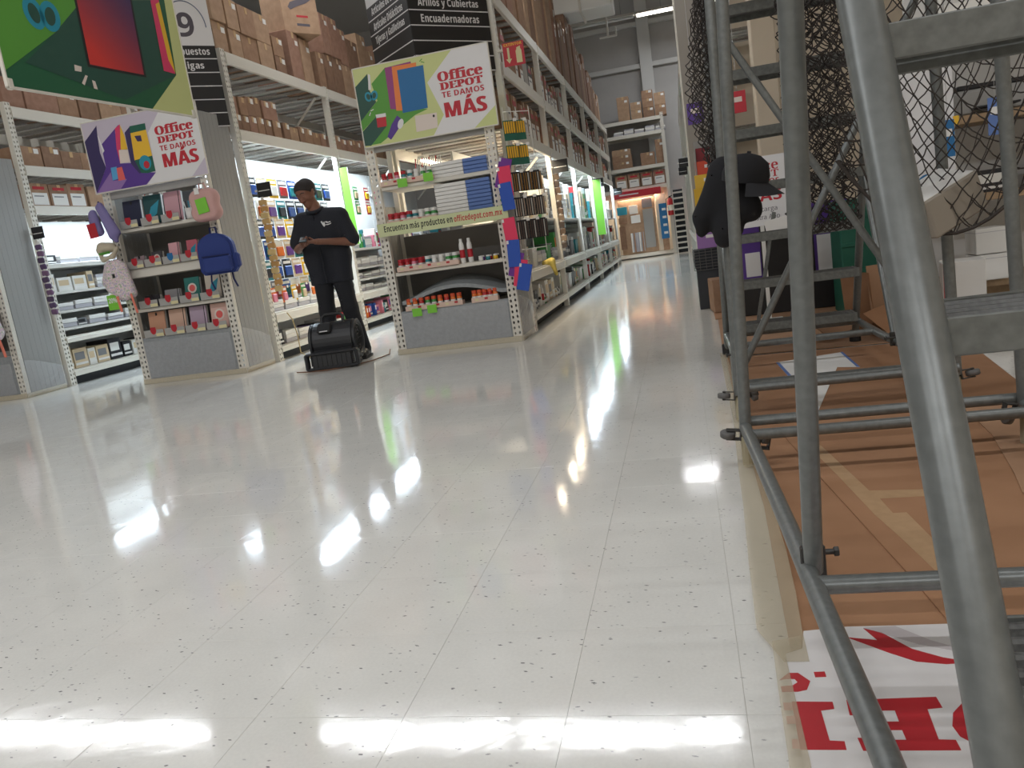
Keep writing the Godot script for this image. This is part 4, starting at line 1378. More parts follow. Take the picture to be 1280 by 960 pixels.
func stock_endcap_notebooks() -> void:
	var x := -5.34
	var p1 := "on the upper shelf"
	for q in [[-5.30, 0.2, 0.27, rgb(34, 38, 62), "navy", 0], [-5.06, 0.2, 0.29, rgb(30, 72, 74), "dark teal leafy", 3], [-4.83, 0.19, 0.29, rgb(196, 150, 158), "dusty pink", 2]]:
		notebook(q[0], 1.575, q[1], q[2], q[3], q[4], p1, q[5])
		price_tray(q[0], 1.57, 0.2, p1, M.print_red, "red", q[4])
	var pc := thing("pen_cup", "white cup of pens on the upper shelf beside the pink notebook", "pen cup", Vector3(-4.63, 1.572, -7.14))
	var s := st()
	lathe(s, [Vector2(0, 0), Vector2(0.04, 0), Vector2(0.046, 0.1), Vector2(0.042, 0.1), Vector2(0.037, 0.006), Vector2(0, 0.006)], 14)
	obj("cup", fin(s), M.paper, pc)
	for k in 5:
		s = st()
		tube(s, [Vector3(0.01 * (k - 2), 0.01, 0.0), Vector3(0.026 * (k - 2), 0.17, 0.01 * (k % 2))], 0.005, 6)
		obj("pen", fin(s), [M.paper, M.rubber, M.ink_teal][k % 3], pc)
	var p2 := "on the second shelf"
	for i in 5:
		var c: Array = [["grey floral", rgb(150, 130, 134)], ["dark grey", rgb(66, 62, 66)], ["pale pink", rgb(214, 160, 166)], ["rose", rgb(190, 96, 110)], ["crimson", rgb(170, 60, 80)]][i]
		price_tray(-5.33 + i * 0.205, 1.17, 0.19, p2, M.ink_blue if i == 2 else M.print_red, "blue" if i == 2 else "red", c[0])
		notebook(-5.33 + i * 0.205, 1.175, 0.12, [0.12, 0.14, 0.2, 0.2, 0.22][i], c[1], c[0], p2, i % 4)
	var p3 := "on the third shelf"
	for i in 4:
		var c: Array = [["black", rgb(44, 42, 46)], ["silver grey", rgb(136, 134, 136)], ["teal floral", rgb(40, 110, 104)], ["cream marbled", rgb(200, 190, 176)]][i]
		price_tray(-5.28 + i * 0.235, 0.768, 0.215, p3, M.print_red, "red", c[0])
		notebook(-5.28 + i * 0.235, 0.773, 0.17, [0.12, 0.15, 0.24, 0.25][i], c[1], c[0], p3, [0, 2, 1, 3][i])
	var p4 := "above the grey panel"
	for i in 4:
		var c: Array = [["tan peach", rgb(200, 150, 122)], ["shiny rose gold", rgb(206, 170, 150)], ["lilac", rgb(176, 156, 174)], ["white and pink mandala", rgb(214, 176, 164)]][i]
		price_tray(-5.29 + i * 0.24, 0.468, 0.225, p4, M.print_red, "red", c[0])
		notebook(-5.29 + i * 0.24, 0.473, 0.19, 0.25, c[1], c[0], p4, [0, 2, 2, 1][i])

func stock_endcap_paints() -> void:
	# flat canvas boards piled with blue ends
	for q in [[1.56, 4, "under the green sign"], [1.20, 9, "above the web address strip"]]:
		for k in q[1]:
			var t := thing("canvas_board", "blue-ended canvas board, %s from the bottom %s" % [["first", "second", "third", "fourth", "fifth", "sixth", "seventh", "eighth", "ninth"][k], q[2]], "canvas", Vector3(-1.865, q[0] + 0.002 + k * 0.034, -7.32 - 0.004 * (k % 2)), 0.0, "canvas boards " + q[2])
			obj("white_part", boxm(Vector3(0.30, 0.031, 0.34), 0.004), M.paper, t, at(-0.125, 0.016, 0))
			obj("blue_part", boxm(Vector3(0.225, 0.031, 0.34), 0.004), M.ink_blue_soft, t, at(0.138, 0.016, 0))
	bottle_tray(-2.62, -2.12, 1.56, 1, 0.06, "under the green sign", 21, false)
	bottle_tray(-2.62, -2.14, 1.20, 2, 0.055, "above the web address strip", 22, false)
	bottle_tray(-2.60, -2.0, 0.772, 3, 0.062, "below the web address strip", 23, false)
	for i in 2:
		bottle(Vector3(-1.965 + i * 0.075, 0.772, -7.15), 4, true, M.paper, "beside the paint bottle tray")
	bottle_tray(-2.58, -2.02, 0.40, 1, 0.06, "atop the grey front panel", 24, true)
	bottle_tray(-1.93, -1.68, 0.40, 1, 0.05, "low beside the foam sheets", 25, true)
	for i in 6:
		var jr := thing("paint_jar", "small clear paint jar at the end of the paint shelf", "jar", Vector3(-1.8 + (i % 3) * 0.07, 0.772, -7.16 - 0.07 * (i / 3)), 0.0, "jars at the end of the paint shelf")
		var s := st()
		lathe(s, [Vector2(0, 0), Vector2(0.022, 0), Vector2(0.022, 0.03), Vector2(0.018, 0.034)], 10)
		obj("jar_body", fin(s), col(palette[(i * 5 + 4) % 12][1], 0.3), jr)
		s = st()
		cyl(s, Vector3(0, 0.04, 0), 0.02, 0.014, 10)
		obj("lid", fin(s), M.paper, jr)
	# brushes in a rack on the top shelf
	var bh := thing("brush_bundle", "upright bundle of pale paint brushes on the top shelf", "brushes", Vector3(-2.22, 1.61, -7.3))
	for k in 12:
		var s := st()
		var x := -0.12 + k * 0.022
		tube(s, [Vector3(x, 0, 0), Vector3(x + 0.02, 0.15, 0), Vector3(x + 0.024, 0.17, 0)], [0.004, 0.005, 0.007], 6)
		obj("brush", fin(s), M.paper if k % 3 else M.print_red, bh)
	var cp := thing("sagging_shelf_sheet", "grey plastic sheet bowed up over the lowest paint shelf", "plastic sheet", Vector3(-2.1, 0.5, -7.12))
	var s := st()
	sheet(s, 20, 6, func(u: float, v: float) -> Vector3:
		return Vector3((u - 0.5) * 1.02, 0.10 * sin(PI * clampf(u * 1.1 - 0.05, 0, 1)) + 0.02 * v + 0.05 * v * sin(PI * u), -0.34 * v))
	sheet(s, 20, 1, func(u: float, v: float) -> Vector3:
		return Vector3((u - 0.5) * 1.02, 0.10 * sin(PI * clampf(u * 1.1 - 0.05, 0, 1)) - 0.035 * v, 0.002))
	obj("sheet", fin(s), M.panel_film, cp)
	for q in [[-2.4, 1.565, "top paint shelf"], [-2.15, 1.58, "top paint shelf"], [-2.46, 0.385, "grey front panel"], [-2.31, 0.40, "grey front panel"]]:
		var tg := thing("lime_tag", "lime green price tag on the edge of the %s" % q[2], "price tag", Vector3(q[0], q[1], -7.062), 0.0, "lime tags on the %s" % q[2])
		obj("card", boxm(Vector3(0.09, 0.075, 0.002), 0.0), M.lime, tg, turned(0, 0, 0, 0.1))
		obj("clip", boxm(Vector3(0.03, 0.02, 0.01), 0.002), M.film_clip, tg, at(0, 0.035, -0.006))
	# web address strip
	var ws := thing("shelf_strip", "pale green shelf strip with the web address across the paint display", "sign", Vector3(-2.085, 1.172, -7.045))
	obj("strip", boxm(Vector3(1.24, 0.118, 0.004), 0.001), M.strip_green, ws)
	text(ws, "lettering", "Encuentra más productos en", font("Droid Sans", true), M.sign_black, -0.225, 0.0, 0.66, 0.078, 0.0022)
	text(ws, "lettering_red", "officedepot.com.mx", font("Droid Sans", true), M.sign_red, 0.345, -0.002, 0.45, 0.074, 0.0022)
	# foam sheets hung on the front right post
	var fc := {"purple": rgb(110, 52, 140), "pink": rgb(226, 60, 96), "blue": rgb(46, 84, 176)}
	for q in [["purple", -1.455, 1.50, 0.32, 0.26, "topmost"], ["pink", -1.445, 1.43, 0.0, 0.26, ""], ["blue", -1.45, 1.30, -0.06, 0.24, ""], ["pink", -1.46, 0.985, -0.05, 0.26, ""], ["blue", -1.455, 0.80, 0.05, 0.24, ""], ["purple", -1.45, 0.70, 0.3, 0.22, ""], ["pink", -1.42, 0.62, 0.2, 0.24, ""], ["blue", -1.39, 0.58, 0.28, 0.24, ""]]:
		var zz: float = -7.035 + 0.006 * (q[1] + 1.5)
		var t := thing("foam_sheet", "%s foam sheet hung %s on the paint display corner post" % [q[0], "highest" if q[5] != "" else ("tilted" if absf(q[3]) > 0.1 else "upright")], "foam sheet", Vector3(q[1], q[2], zz + 0.004 * (fc.keys().find(q[0]) + (4 if q[2] < 1.0 else 0))), 0.0, "foam sheets on the corner post")
		t.rotation.z = -q[3]
		obj("sheet", boxm(Vector3(0.115, q[4], 0.004), 0.001), col(fc[q[0]], 0.7), t)
		obj("hang_tab", boxm(Vector3(0.02, 0.03, 0.005), 0.001), M.paper, t, at(-0.05, q[4] / 2 - 0.02, 0.001))
	# wire panel with hanging brush packs on the side
	var wp := thing("hanging_grid", "white wire hanging panel on the side of the paint display", "wire panel", Vector3(-1.40, 0.78, -7.12))
	var s2 := st()
	for k in 7:
		tube(s2, [Vector3(0.0, k * 0.2 + 0.04, 0.02), Vector3(0.2, k * 0.2 + 0.04, -0.16)], 0.004, 5)
	for k in 3:
		tube(s2, [Vector3(0.1 * k, 0, 0.02 - 0.09 * k), Vector3(0.1 * k, 1.28, 0.02 - 0.09 * k)], 0.004, 5)
	obj("wire_grid", fin(s2), M.enamel, wp)
	var ix := 0
	for row in [[1.94, "yellow and green brush", rgb(224, 168, 40)], [1.73, "yellow and green brush", rgb(224, 168, 40)], [1.5, "slim ochre brush", rgb(150, 108, 50)], [1.28, "pale brown brush", rgb(156, 134, 116)], [1.08, "dark brush", rgb(84, 66, 58)]]:
		for k in 2 if ix < 2 else 3:
			var t := thing("brush_pack", "%s pack hanging on the white wire panel" % row[1], "brush pack", Vector3(-1.355 + 0.075 * k, row[0], -7.08 - 0.07 * k), 0.5, "%s packs on the wire panel" % row[1])
			obj("card", boxm(Vector3(0.11, 0.17, 0.004), 0.001), M.sign_black if ix > 1 else M.ink_deepgreen, t, at(0, -0.085, 0))
			for q in 5:
				obj("brush", boxm(Vector3(0.014 if ix < 2 else 0.008, 0.1 if ix < 2 else 0.15, 0.012), 0.003), col(row[2] if q % 3 or ix < 2 else rgb(196, 190, 180), 0.5), t, at(-0.042 + q * 0.021, -0.06 if ix < 2 else -0.09, 0.007))
			obj("price_tip", boxm(Vector3(0.03, 0.025, 0.003), 0.0), M.paper, t, at(0.05, 0.0, 0.02))
		ix += 1

# ------------------------------------------------------------------ materials of the place
func materials() -> void:
	mat("rack", rgb(214, 209, 198), 0.45)
	mat("enamel", rgb(226, 224, 218), 0.35)
	mat("shelf", rgb(206, 204, 198), 0.45)
	mat("panel_white", rgb(214, 214, 212), 0.6)
	mat("kick", rgb(52, 54, 58), 0.7)
	mat("beam_grey", rgb(150, 148, 144), 0.5)
	mat("panel_grey", rgb(150, 149, 146), 0.5)
	mat("panel_back", rgb(112, 110, 108), 0.4)
	grained("panel_film", rgb(146, 150, 152), 0.08, 0.02, 2.0, 0.4)
	grained("slat", rgb(176, 172, 164), 0.12, 0.03, 2.0, 0.7, 0.0, 5)
	grained("slat_dark", rgb(140, 130, 120), 0.15, 0.03, 2.0, 0.8, 0.0, 6)
	grained("masking", rgb(196, 186, 164), 0.06, 0.03, 3.0, 0.6)
	for i in 6:
		grained("card%d" % i, [rgb(172, 140, 112), rgb(156, 122, 96), rgb(138, 106, 84), rgb(156, 118, 98), rgb(178, 174, 168), rgb(104, 102, 102)][i], 0.08, 0.012, 1.5, 0.85, 0.0, 20 + i)
	mat("tape", rgb(190, 158, 118), 0.3)
	mat("paper", rgb(226, 224, 220), 0.6)
	mat("pad_grey", rgb(176, 174, 180), 0.6)
	mat("print_red", rgb(178, 34, 46), 0.5)
	mat("print_grey", rgb(120, 120, 124), 0.6)
	mat("chrome", rgb(190, 190, 190), 0.3, 0.9)
	mat("sign_black", rgb(34, 33, 34), 0.45)
	mat("sign_red", rgb(186, 36, 50), 0.5)
	mat("tray", rgb(164, 162, 158), 0.4)
	mat("tray_pink", rgb(214, 186, 170), 0.6)
	mat("price_yellow", rgb(216, 206, 160), 0.6)
	mat("cap_orange", rgb(206, 84, 52), 0.45)
	mat("lime", rgb(122, 196, 60), 0.5)
	mat("film_clip", rgb(200, 200, 200), 0.3)
	mat("strip_green", rgb(200, 206, 160), 0.5)
	mat("ink_white", rgb(222, 220, 220), 0.5)
	mat("ink_pale", rgb(200, 206, 140), 0.5)
	mat("ink_lilac", rgb(196, 186, 200), 0.5)
	mat("ink_green", rgb(86, 150, 56), 0.5)
	mat("ink_forest", rgb(34, 92, 62), 0.5)
	mat("ink_darkgreen", rgb(38, 78, 66), 0.5)
	mat("ink_deepgreen", rgb(26, 92, 74), 0.5)
	mat("ink_teal", rgb(36, 140, 164), 0.5)
	mat("ink_magenta", rgb(146, 62, 122), 0.5)
	mat("ink_orange", rgb(228, 128, 62), 0.5)
	mat("ink_blue", rgb(30, 104, 158), 0.5)
	mat("ink_blue_soft", rgb(92, 120, 178), 0.5)
	mat("ink_purple", rgb(86, 54, 138), 0.5)
	mat("ink_indigo", rgb(54, 44, 90), 0.5)
	mat("ink_violet_light", rgb(142, 110, 168), 0.5)
	mat("ink_pink", rgb(214, 60, 104), 0.5)
	mat("ink_yellow", rgb(232, 184, 50), 0.5)
	mat("ink_sky", rgb(84, 158, 206), 0.5)
	mat("ink_coral", rgb(222, 96, 92), 0.5)
	mat("ink_paper", rgb(220, 206, 196), 0.5)
	mat("ink_grey", rgb(86, 80, 88), 0.5)
	mat("ink_greyblue", rgb(104, 112, 134), 0.5)
	# tablet print: a diagonal blend from red to violet
	var g := Gradient.new()
	g.set_color(0, rgb(206, 56, 50))
	g.set_color(1, rgb(64, 44, 92))
	var gt := GradientTexture2D.new()
	gt.gradient = g
	gt.width = 64
	gt.height = 64
	gt.fill_from = Vector2(0.2, 0.9)
	gt.fill_to = Vector2(0.75, 0.25)
	var m := mat("ink_tablet", Color.WHITE, 0.5)
	m.albedo_texture = gt
	m.uv1_triplanar = true
	m.uv1_scale = Vector3(1.7, 1.7, 1.7)
	m.uv1_offset = Vector3(0.3, 0.3, 0.3)
	m = mat("film", Color(0.9, 0.9, 0.92, 0.16), 0.12)
	m.transparency = BaseMaterial3D.TRANSPARENCY_ALPHA
	m.cull_mode = BaseMaterial3D.CULL_DISABLED
	glow("lamp_on", rgb(255, 248, 236), 6.0)
	mat("lamp_off", rgb(214, 216, 218), 0.3)
	# people and cloth
	m = mat("skin", rgb(126, 84, 66), 0.55)
	m.subsurf_scatter_enabled = true
	m.subsurf_scatter_strength = 0.1
	mat("hair", rgb(44, 38, 36), 0.8)
	mat("eye", rgb(30, 24, 22), 0.2)
	grained("shirt", rgb(22, 24, 33), 0.12, 0.05, 4.0, 0.85)
	grained("trousers", rgb(19, 20, 26), 0.12, 0.05, 4.0, 0.85)
	mat("shoe", rgb(26, 25, 26), 0.5)
	mat("emblem", rgb(214, 214, 214), 0.5)
	mat("rubber", rgb(30, 30, 32), 0.6)
	mat("rubber_grey", rgb(96, 94, 92), 0.6)
	mat("rubber_tan", rgb(164, 154, 128), 0.7)
	mat("glass_black", rgb(16, 16, 20), 0.08)
	mat("blower", rgb(44, 45, 48), 0.45)
	mat("cord", rgb(120, 84, 64), 0.6)
	mat("cord_yellow", rgb(176, 156, 110), 0.6)
	grained("bag_blue", rgb(30, 52, 128), 0.15, 0.05, 6.0, 0.75)
	mat("bag_blue_dark", rgb(24, 34, 84), 0.7)
	grained("bag_pink", rgb(214, 166, 160), 0.16, 0.06, 8.0, 0.8, 0.0, 9)
	floral("bag_floral")
	grained("bag_beige", rgb(196, 184, 160), 0.1, 0.05, 6.0, 0.8, 0.0, 12)
	grained("bag_lavender", rgb(128, 118, 170), 0.1, 0.05, 6.0, 0.8, 0.0, 13)
	mat("strap_coral", rgb(222, 124, 104), 0.7)
	mat("black_cloth", rgb(20, 20, 24), 0.9)
	mat("black_cloth2", rgb(34, 34, 38), 0.9)
	# ladder paint: grey, scuffed
	grained("pipe", rgb(116, 119, 117), 0.11, 0.03, 2.2, 0.34, 0.35, 31)
	grained("tread", rgb(108, 110, 106), 0.14, 0.03, 2.0, 0.5, 0.2, 32)
	grained("tread_bar", rgb(96, 96, 94), 0.2, 0.04, 4.0, 0.55, 0.2, 33)
	mat("steel_dark", rgb(70, 68, 66), 0.45, 0.5)
	mat("grey_paint", rgb(130, 130, 128), 0.5)
	mat("net", rgb(58, 52, 48), 0.85)
	mat("box_grey", rgb(150, 142, 130), 0.7)
	grained("floorcard", rgb(158, 115, 82), 0.06, 0.008, 0.7, 0.8, 0.0, 41)
	grained("floorcard2", rgb(164, 126, 96), 0.06, 0.008, 0.7, 0.8, 0.0, 42)
	grained("card_tape", rgb(176, 142, 106), 0.05, 0.02, 2.0, 0.5, 0.0, 43)
	grained("banner_white", rgb(216, 212, 210), 0.04, 0.01, 0.8, 0.45, 0.0, 44)
	mat("banner_red", rgb(176, 36, 44), 0.45)
	mat("banner_pale_red", rgb(206, 150, 146), 0.5)
	mat("banner_grey", rgb(186, 178, 178), 0.45)
	m = mat("masking_floor", Color(0.80, 0.75, 0.64, 0.32), 0.45)
	m.transparency = BaseMaterial3D.TRANSPARENCY_ALPHA
	grained("wall_paint", rgb(186, 184, 182), 0.03, 0.01, 0.4, 0.8, 0.0, 51)
	grained("wall_cream", rgb(214, 200, 180), 0.03, 0.01, 0.4, 0.8, 0.0, 52)
	mat("ceiling_paint", rgb(196, 193, 190), 0.85)
	mat("girt", rgb(206, 206, 204), 0.6)
	grained("wood", rgb(164, 136, 104), 0.1, 0.02, 1.5, 0.6, 0.0, 53)
	mat("column_grey", rgb(150, 144, 136), 0.7)
	mat("joint", rgb(196, 190, 178), 0.6)
	floor_material()

func floral(key: String) -> void:
	# pastel cloth print: blotches of pink, white, lilac and green
	var m := mat(key, Color.WHITE, 0.85)
	var t := noise_tex(10, 0.02, Color.WHITE, Color.WHITE, 512, 2)
	var g := Gradient.new()
	g.interpolation_mode = Gradient.GRADIENT_INTERPOLATE_CONSTANT
	g.offsets = PackedFloat32Array([0.0, 0.3, 0.42, 0.55, 0.68])
	g.colors = PackedColorArray([rgb(150, 176, 140), rgb(222, 214, 212), rgb(214, 176, 186), rgb(226, 220, 216), rgb(176, 160, 190)])
	t.color_ramp = g
	m.albedo_texture = t
	m.uv1_triplanar = true
	m.uv1_scale = Vector3.ONE * 2.5

func floor_material() -> void:
	# waxed vinyl tile: warm white with scattered grey chips, 2 m of it per repeat
	var N := 1536
	var im := Image.create(N, N, false, Image.FORMAT_RGB8)
	var n := FastNoiseLite.new()
	n.seed = 5
	n.frequency = 0.006
	var n2 := FastNoiseLite.new()
	n2.seed = 6
	n2.frequency = 0.12
	var base := Color8(219, 217, 211)
	for y in N:
		for x in N:
			var v := 1.0 + 0.018 * n.get_noise_2d(x, y) + 0.02 * n2.get_noise_2d(x, y)
			im.set_pixel(x, y, Color(base.r * v, base.g * v, base.b * v))
	var r := RandomNumberGenerator.new()
	r.seed = 77
	for k in 2000:
		var cx := r.randf() * N
		var cy := r.randf() * N
		var big := r.randf()
		var L := lerpf(1.6, 5.0, big * big)
		var wd := lerpf(0.8, 2.2, big * big)
		var a := r.randf() * 0.7 - 0.2
		var tone := r.randf_range(0.45, 0.86)
		var cc := Color(base.r * tone, base.g * tone, base.b * tone * 1.02)
		for j in range(-6, 7):
			for i in range(-6, 7):
				var u := i * cos(a) + j * sin(a)
				var w := -i * sin(a) + j * cos(a)
				if absf(u) / L + absf(w) / wd < 1.0:
					im.set_pixel(posmod(int(cx) + i, N), posmod(int(cy) + j, N), cc)
	var m := mat("floor_tile", Color.WHITE, 0.085)
	var nt := noise_tex(8, 0.014, Color.BLACK, Color.WHITE, 1024, 4)
	nt.as_normal_map = true
	nt.bump_strength = 3.0
	m.normal_enabled = true
	m.normal_texture = nt
	m.normal_scale = 0.045
	m.albedo_texture = ImageTexture.create_from_image(im)
	m.uv1_triplanar = true
	m.uv1_world_triplanar = true
	m.uv1_scale = Vector3.ONE * 0.5
	m.metallic_specular = 0.62

# ------------------------------------------------------------------ the building
func shell() -> void:
	var s := st()
	var fl := struct("floor", boxm(Vector3(22.0, 0.3, 34.0), 0.0), M.joint, at(-3.6, -0.1525, -7.0))
	# tiles: 0.333 m with hairline joints; the nearest as pieces, the far ones joined
	var T := 0.333
	var far := st()
	var near := []
	for i in range(-27, 24):
		for j in range(-3, 66):
			var x := 0.03 + (i + 0.5) * T
			var z := -0.35 - (j + 0.5) * T
			if x < -8.6 or x > 4.6:
				continue
			near.append([Vector2(x, z).length() + (6.0 if x > 0.3 or z > -0.7 else 0.0), x, z])
	near.sort_custom(func(a, b): return a[0] < b[0])
	for k in near.size():
		var x: float = near[k][1]
		var z: float = near[k][2]
		if k < 300:
			obj("floor_tile", boxm(Vector3(T - 0.0006, 0.0025, T - 0.0006), 0.0003), M.floor_tile, fl, at(x + 3.6, 0.15125, z + 7.0))
		else:
			box(far, Vector3(x + 3.6, 0.15125, z + 7.0), Vector3(T - 0.0006, 0.0025, T - 0.0006))
	var ff := obj("far_tiles", fin(far), M.floor_tile, fl)
	ff.set_meta("kind", "stuff")
	struct("ceiling", boxm(Vector3(22.0, 0.2, 34.0), 0.0), M.ceiling_paint, at(-3.6, 7.35, -7.0))
	struct("wall_back", boxm(Vector3(22.0, 7.6, 0.2), 0.0), M.wall_paint, at(-3.6, 3.7, -22.6))
	struct("wall_left", boxm(Vector3(0.2, 7.6, 34.0), 0.0), M.wall_paint, at(-14.4, 3.7, -7.0))
	struct("wall_right", boxm(Vector3(0.2, 7.6, 34.0), 0.0), M.wall_cream, at(5.4, 3.7, -7.0))
	struct("wall_front", boxm(Vector3(22.0, 7.6, 0.2), 0.0), M.wall_cream, at(-3.6, 3.7, 9.6))
	struct("wall_inner", boxm(Vector3(4.4, 7.4, 0.12), 0.0), M.wall_cream, at(3.1, 3.6, -12.4))
	struct("trim_1", boxm(Vector3(20.0, 0.12, 0.1), 0.01), M.girt, at(-3.6, 4.95, -22.4))
	struct("trim_2", boxm(Vector3(20.0, 0.12, 0.1), 0.01), M.girt, at(-3.6, 6.0, -22.4))
	struct("trim_3", boxm(Vector3(0.32, 7.4, 0.14), 0.01), M.girt, at(-0.42, 3.6, -22.36))
	struct("trim_4", boxm(Vector3(20.0, 0.35, 0.16), 0.01), M.ceiling_paint, at(-3.6, 7.05, -17.0))
	struct("column_cream", boxm(Vector3(0.24, 7.2, 0.24), 0.01), M.wall_cream, at(1.02, 3.6, -9.1))
	# hanging air duct over the aisle
	var t := thing("air_duct", "white rectangular air duct hanging over the aisle", "duct", Vector3(-2.3, 4.98, -15.2))
	obj("duct_body", boxm(Vector3(3.1, 0.62, 0.8), 0.02), M.enamel, t)
	for k in 3:
		obj("flange", boxm(Vector3(0.04, 0.68, 0.86), 0.006), M.rack, t, at(-1.0 + k * 1.0, 0, 0))
	for k in 2:
		s = st()
		tube(s, [Vector3(-1.2 + k * 2.4, 0.3, 0), Vector3(-1.2 + k * 2.4, 2.27, 0)], 0.01, 6)
		obj("duct_hanger", fin(s), M.girt, t)
	t = thing("hanging_bracket", "white angular bracket hanging below the air duct", "bracket", Vector3(-0.98, 4.55, -16.6))
	s = st()
	box(s, Vector3(0, 0.3, 0), Vector3(0.04, 0.6, 0.04), 0.005)
	box(s, Vector3(0.0, 0.0, 0), Vector3(0.34, 0.03, 0.04), 0.005)
	box(s, Vector3(0.16, 0.08, 0), Vector3(0.03, 0.16, 0.04), 0.005)
	obj("bracket_arms", fin(s), M.enamel, t)
	s = st()
	tube(s, [Vector3(0, 0.6, 0), Vector3(0, 2.7, 0)], 0.008, 6)
	obj("bracket_rod", fin(s), M.girt, t)

func rows_of_racks() -> void:
	var zs := []
	for k in 6:
		zs.append(-7.75 - 2.44 * k)
	var A := "on the rack behind the far hanging bags"
	rack_row("white storage rack with lit shelves beyond the notebook display", "storage racks", -6.95, 1.2, zs.slice(0, 2), [[3.0, 3.12, true], [2.38, 2.49, true], [1.95, 2.05, true], [0.49, 0.56, false], [0.1, 0.17, false]], [[-1, 1.40, 0.05], [-1, 1.08, 0.03], [-1, 0.86, 0.03], [-1, 0.66, 0.03]], 3.16, 1.85)
	rack_row("white storage rack with cartons and hanging packs behind the standing man", "storage racks", -4.3, 1.2, zs.slice(0, 4), [[3.08, 3.2, true], [2.316, 2.43, true], [0.41, 0.52, false], [0.09, 0.15, false]], [[1, 1.12, 0.03], [1, 0.86, 0.03], [1, 0.7, 0.03]], 3.22, 2.2)
	rack_row("long white storage rack lining the main aisle behind the paint display", "storage racks", -1.48, 1.22, zs, [[3.1, 3.22, true], [2.46, 2.58, true], [1.87, 1.99, true], [0.49, 0.6, false], [0.1, 0.16, false]], [[-1, 1.12, 0.025]], 3.24, 1.75)
	var rr := rack_row("storage rack on the other side of the main aisle", "storage racks", 0.24, 1.0, [-20.6, -23.0, -25.4, -27.8, -29.8], [[3.1, 3.22, true], [1.87, 1.99, true], [0.49, 0.6, false], [0.1, 0.16, false]], [[-1, 1.2, 0.03], [-1, 1.55, 0.03]], 3.24, 1.75)
	rr.rotation.y = PI
	for k in 2:
		flag_sign(Vector3(0.17, 1.75, -13.36 - k * 2.4), 0.0, 0.16, 0.14, "small black flag sign on the rack across the main aisle")
	# A: cartons above, printers and boxes below
	carton_row(-7.0, 3.12, -7.8, -10.1, Vector2(0.3, 0.5), func(_z): return 0.36, 0.5, 1, "carton with white sticker", "beyond the hanging sign", 101)
	carton_row(-7.0, 2.49, -7.82, -10.1, Vector2(0.2, 0.34), func(_z): return 0.26, 0.4, 1, "carton with white sticker", "beyond the purple sign", 102)
	carton_row(-7.0, 2.05, -7.84, -10.1, Vector2(0.28, 0.32), func(_z): return 0.27, 0.4, 2, "carton with large white label", "over the white-lit shelf", 103)
	fill("on the white-lit shelf beyond the notebooks", -7.02, 1.40, -7.85, -9.9, 0.14, 0.35, ["paper", "box"], 111, [4, 4, 10, 11, 5])
	fill("on the second lit shelf beyond the notebooks", -7.02, 1.08, -7.85, -9.9, 0.24, 0.35, ["box", "box", "paper"], 112, [4, 4, 10, 11, 5])
	fill("on the third lit shelf beyond the notebooks", -7.02, 0.86, -7.85, -9.9, 0.15, 0.35, ["box", "paper"], 113, [4, 4, 10, 11, 5])
	fill("on the fourth lit shelf beyond the notebooks", -7.02, 0.66, -7.85, -9.9, 0.14, 0.35, ["box", "paper"], 114, [4, 4, 10, 11, 5])
	fill("on the bottom shelf beyond the notebooks", -7.02, 0.17, -7.85, -9.9, 0.3, 0.4, ["box"], 115, [4, 4, 10, 11, 5])
	flag_sign(Vector3(-6.87, 1.74, -7.66), 0.0, 0.15, 0.13, "black flag sign on the upright beside the white-lit shelf")
	clip_strip(Vector3(-6.90, 1.62, -7.66), 0.4, 11, 0.072, 0.07, 0.06, [rgb(84, 62, 96), rgb(110, 80, 110), rgb(70, 50, 80)], "strip of purple packs clipped on the upright beside the white-lit shelf")
	# B
	carton_row(-4.36, 3.2, -7.8, -9.45, Vector2(0.24, 0.42), func(z): return 0.68 if z > -8.9 else 0.5, 0.5, 1, "carton with white sticker", "above the man", 121, 2)
	carton_row(-4.36, 3.2, -10.55, -14.9, Vector2(0.22, 0.4), func(_z): return 1.05, 0.5, 1, "tall carton with white sticker", "behind the black marker", 122, 2)
	carton_row(-4.36, 3.2, -9.5, -10.5, Vector2(0.2, 0.3), func(_z): return 0.58, 0.5, 1, "carton with white sticker", "under the lettered carton", 123)
	var t := thing("printed_carton", "large tan carton with dark slanted lettering on top of the carton pile", "carton", Vector3(-4.5, 3.8, -9.95), PI / 2 - 0.6)
	obj("body", boxm(Vector3(0.5, 0.62, 0.5), 0.004), M.card0, t, at(0, 0.31, 0))
	ink(t, "printed_logo", [-0.16, 0.3, -0.12, 0.36, 0.0, 0.4, 0.02, 0.44, 0.06, 0.42, 0.16, 0.45, 0.18, 0.41, 0.1, 0.36, -0.02, 0.32, -0.13, 0.27], M.ink_grey, 0.252)
	obj("printed_line", boxm(Vector3(0.16, 0.025, 0.001), 0.0), M.print_red, t, at(0.02, 0.2, 0.2505))
	obj("printed_line", boxm(Vector3(0.18, 0.03, 0.001), 0.0), M.ink_grey, t, at(0.02, 0.1, 0.2505))
	obj("printed_line", boxm(Vector3(0.12, 0.05, 0.001), 0.0), M.ink_grey, t, at(-0.15, 0.53, 0.2505))
	carton_row(-4.36, 2.43, -7.84, -8.9, Vector2(0.13, 0.24), func(_z): return 0.42, 0.4, 1, "small carton with white sticker", "over the hanging packs", 124, 2)
	carton_row(-4.36, 2.43, -8.95, -14.9, Vector2(0.13, 0.24), func(_z): return 0.22, 0.4, 1, "low carton with white sticker", "above the hanging packs", 125)
	var r := RandomNumberGenerator.new()
	r.seed = 9
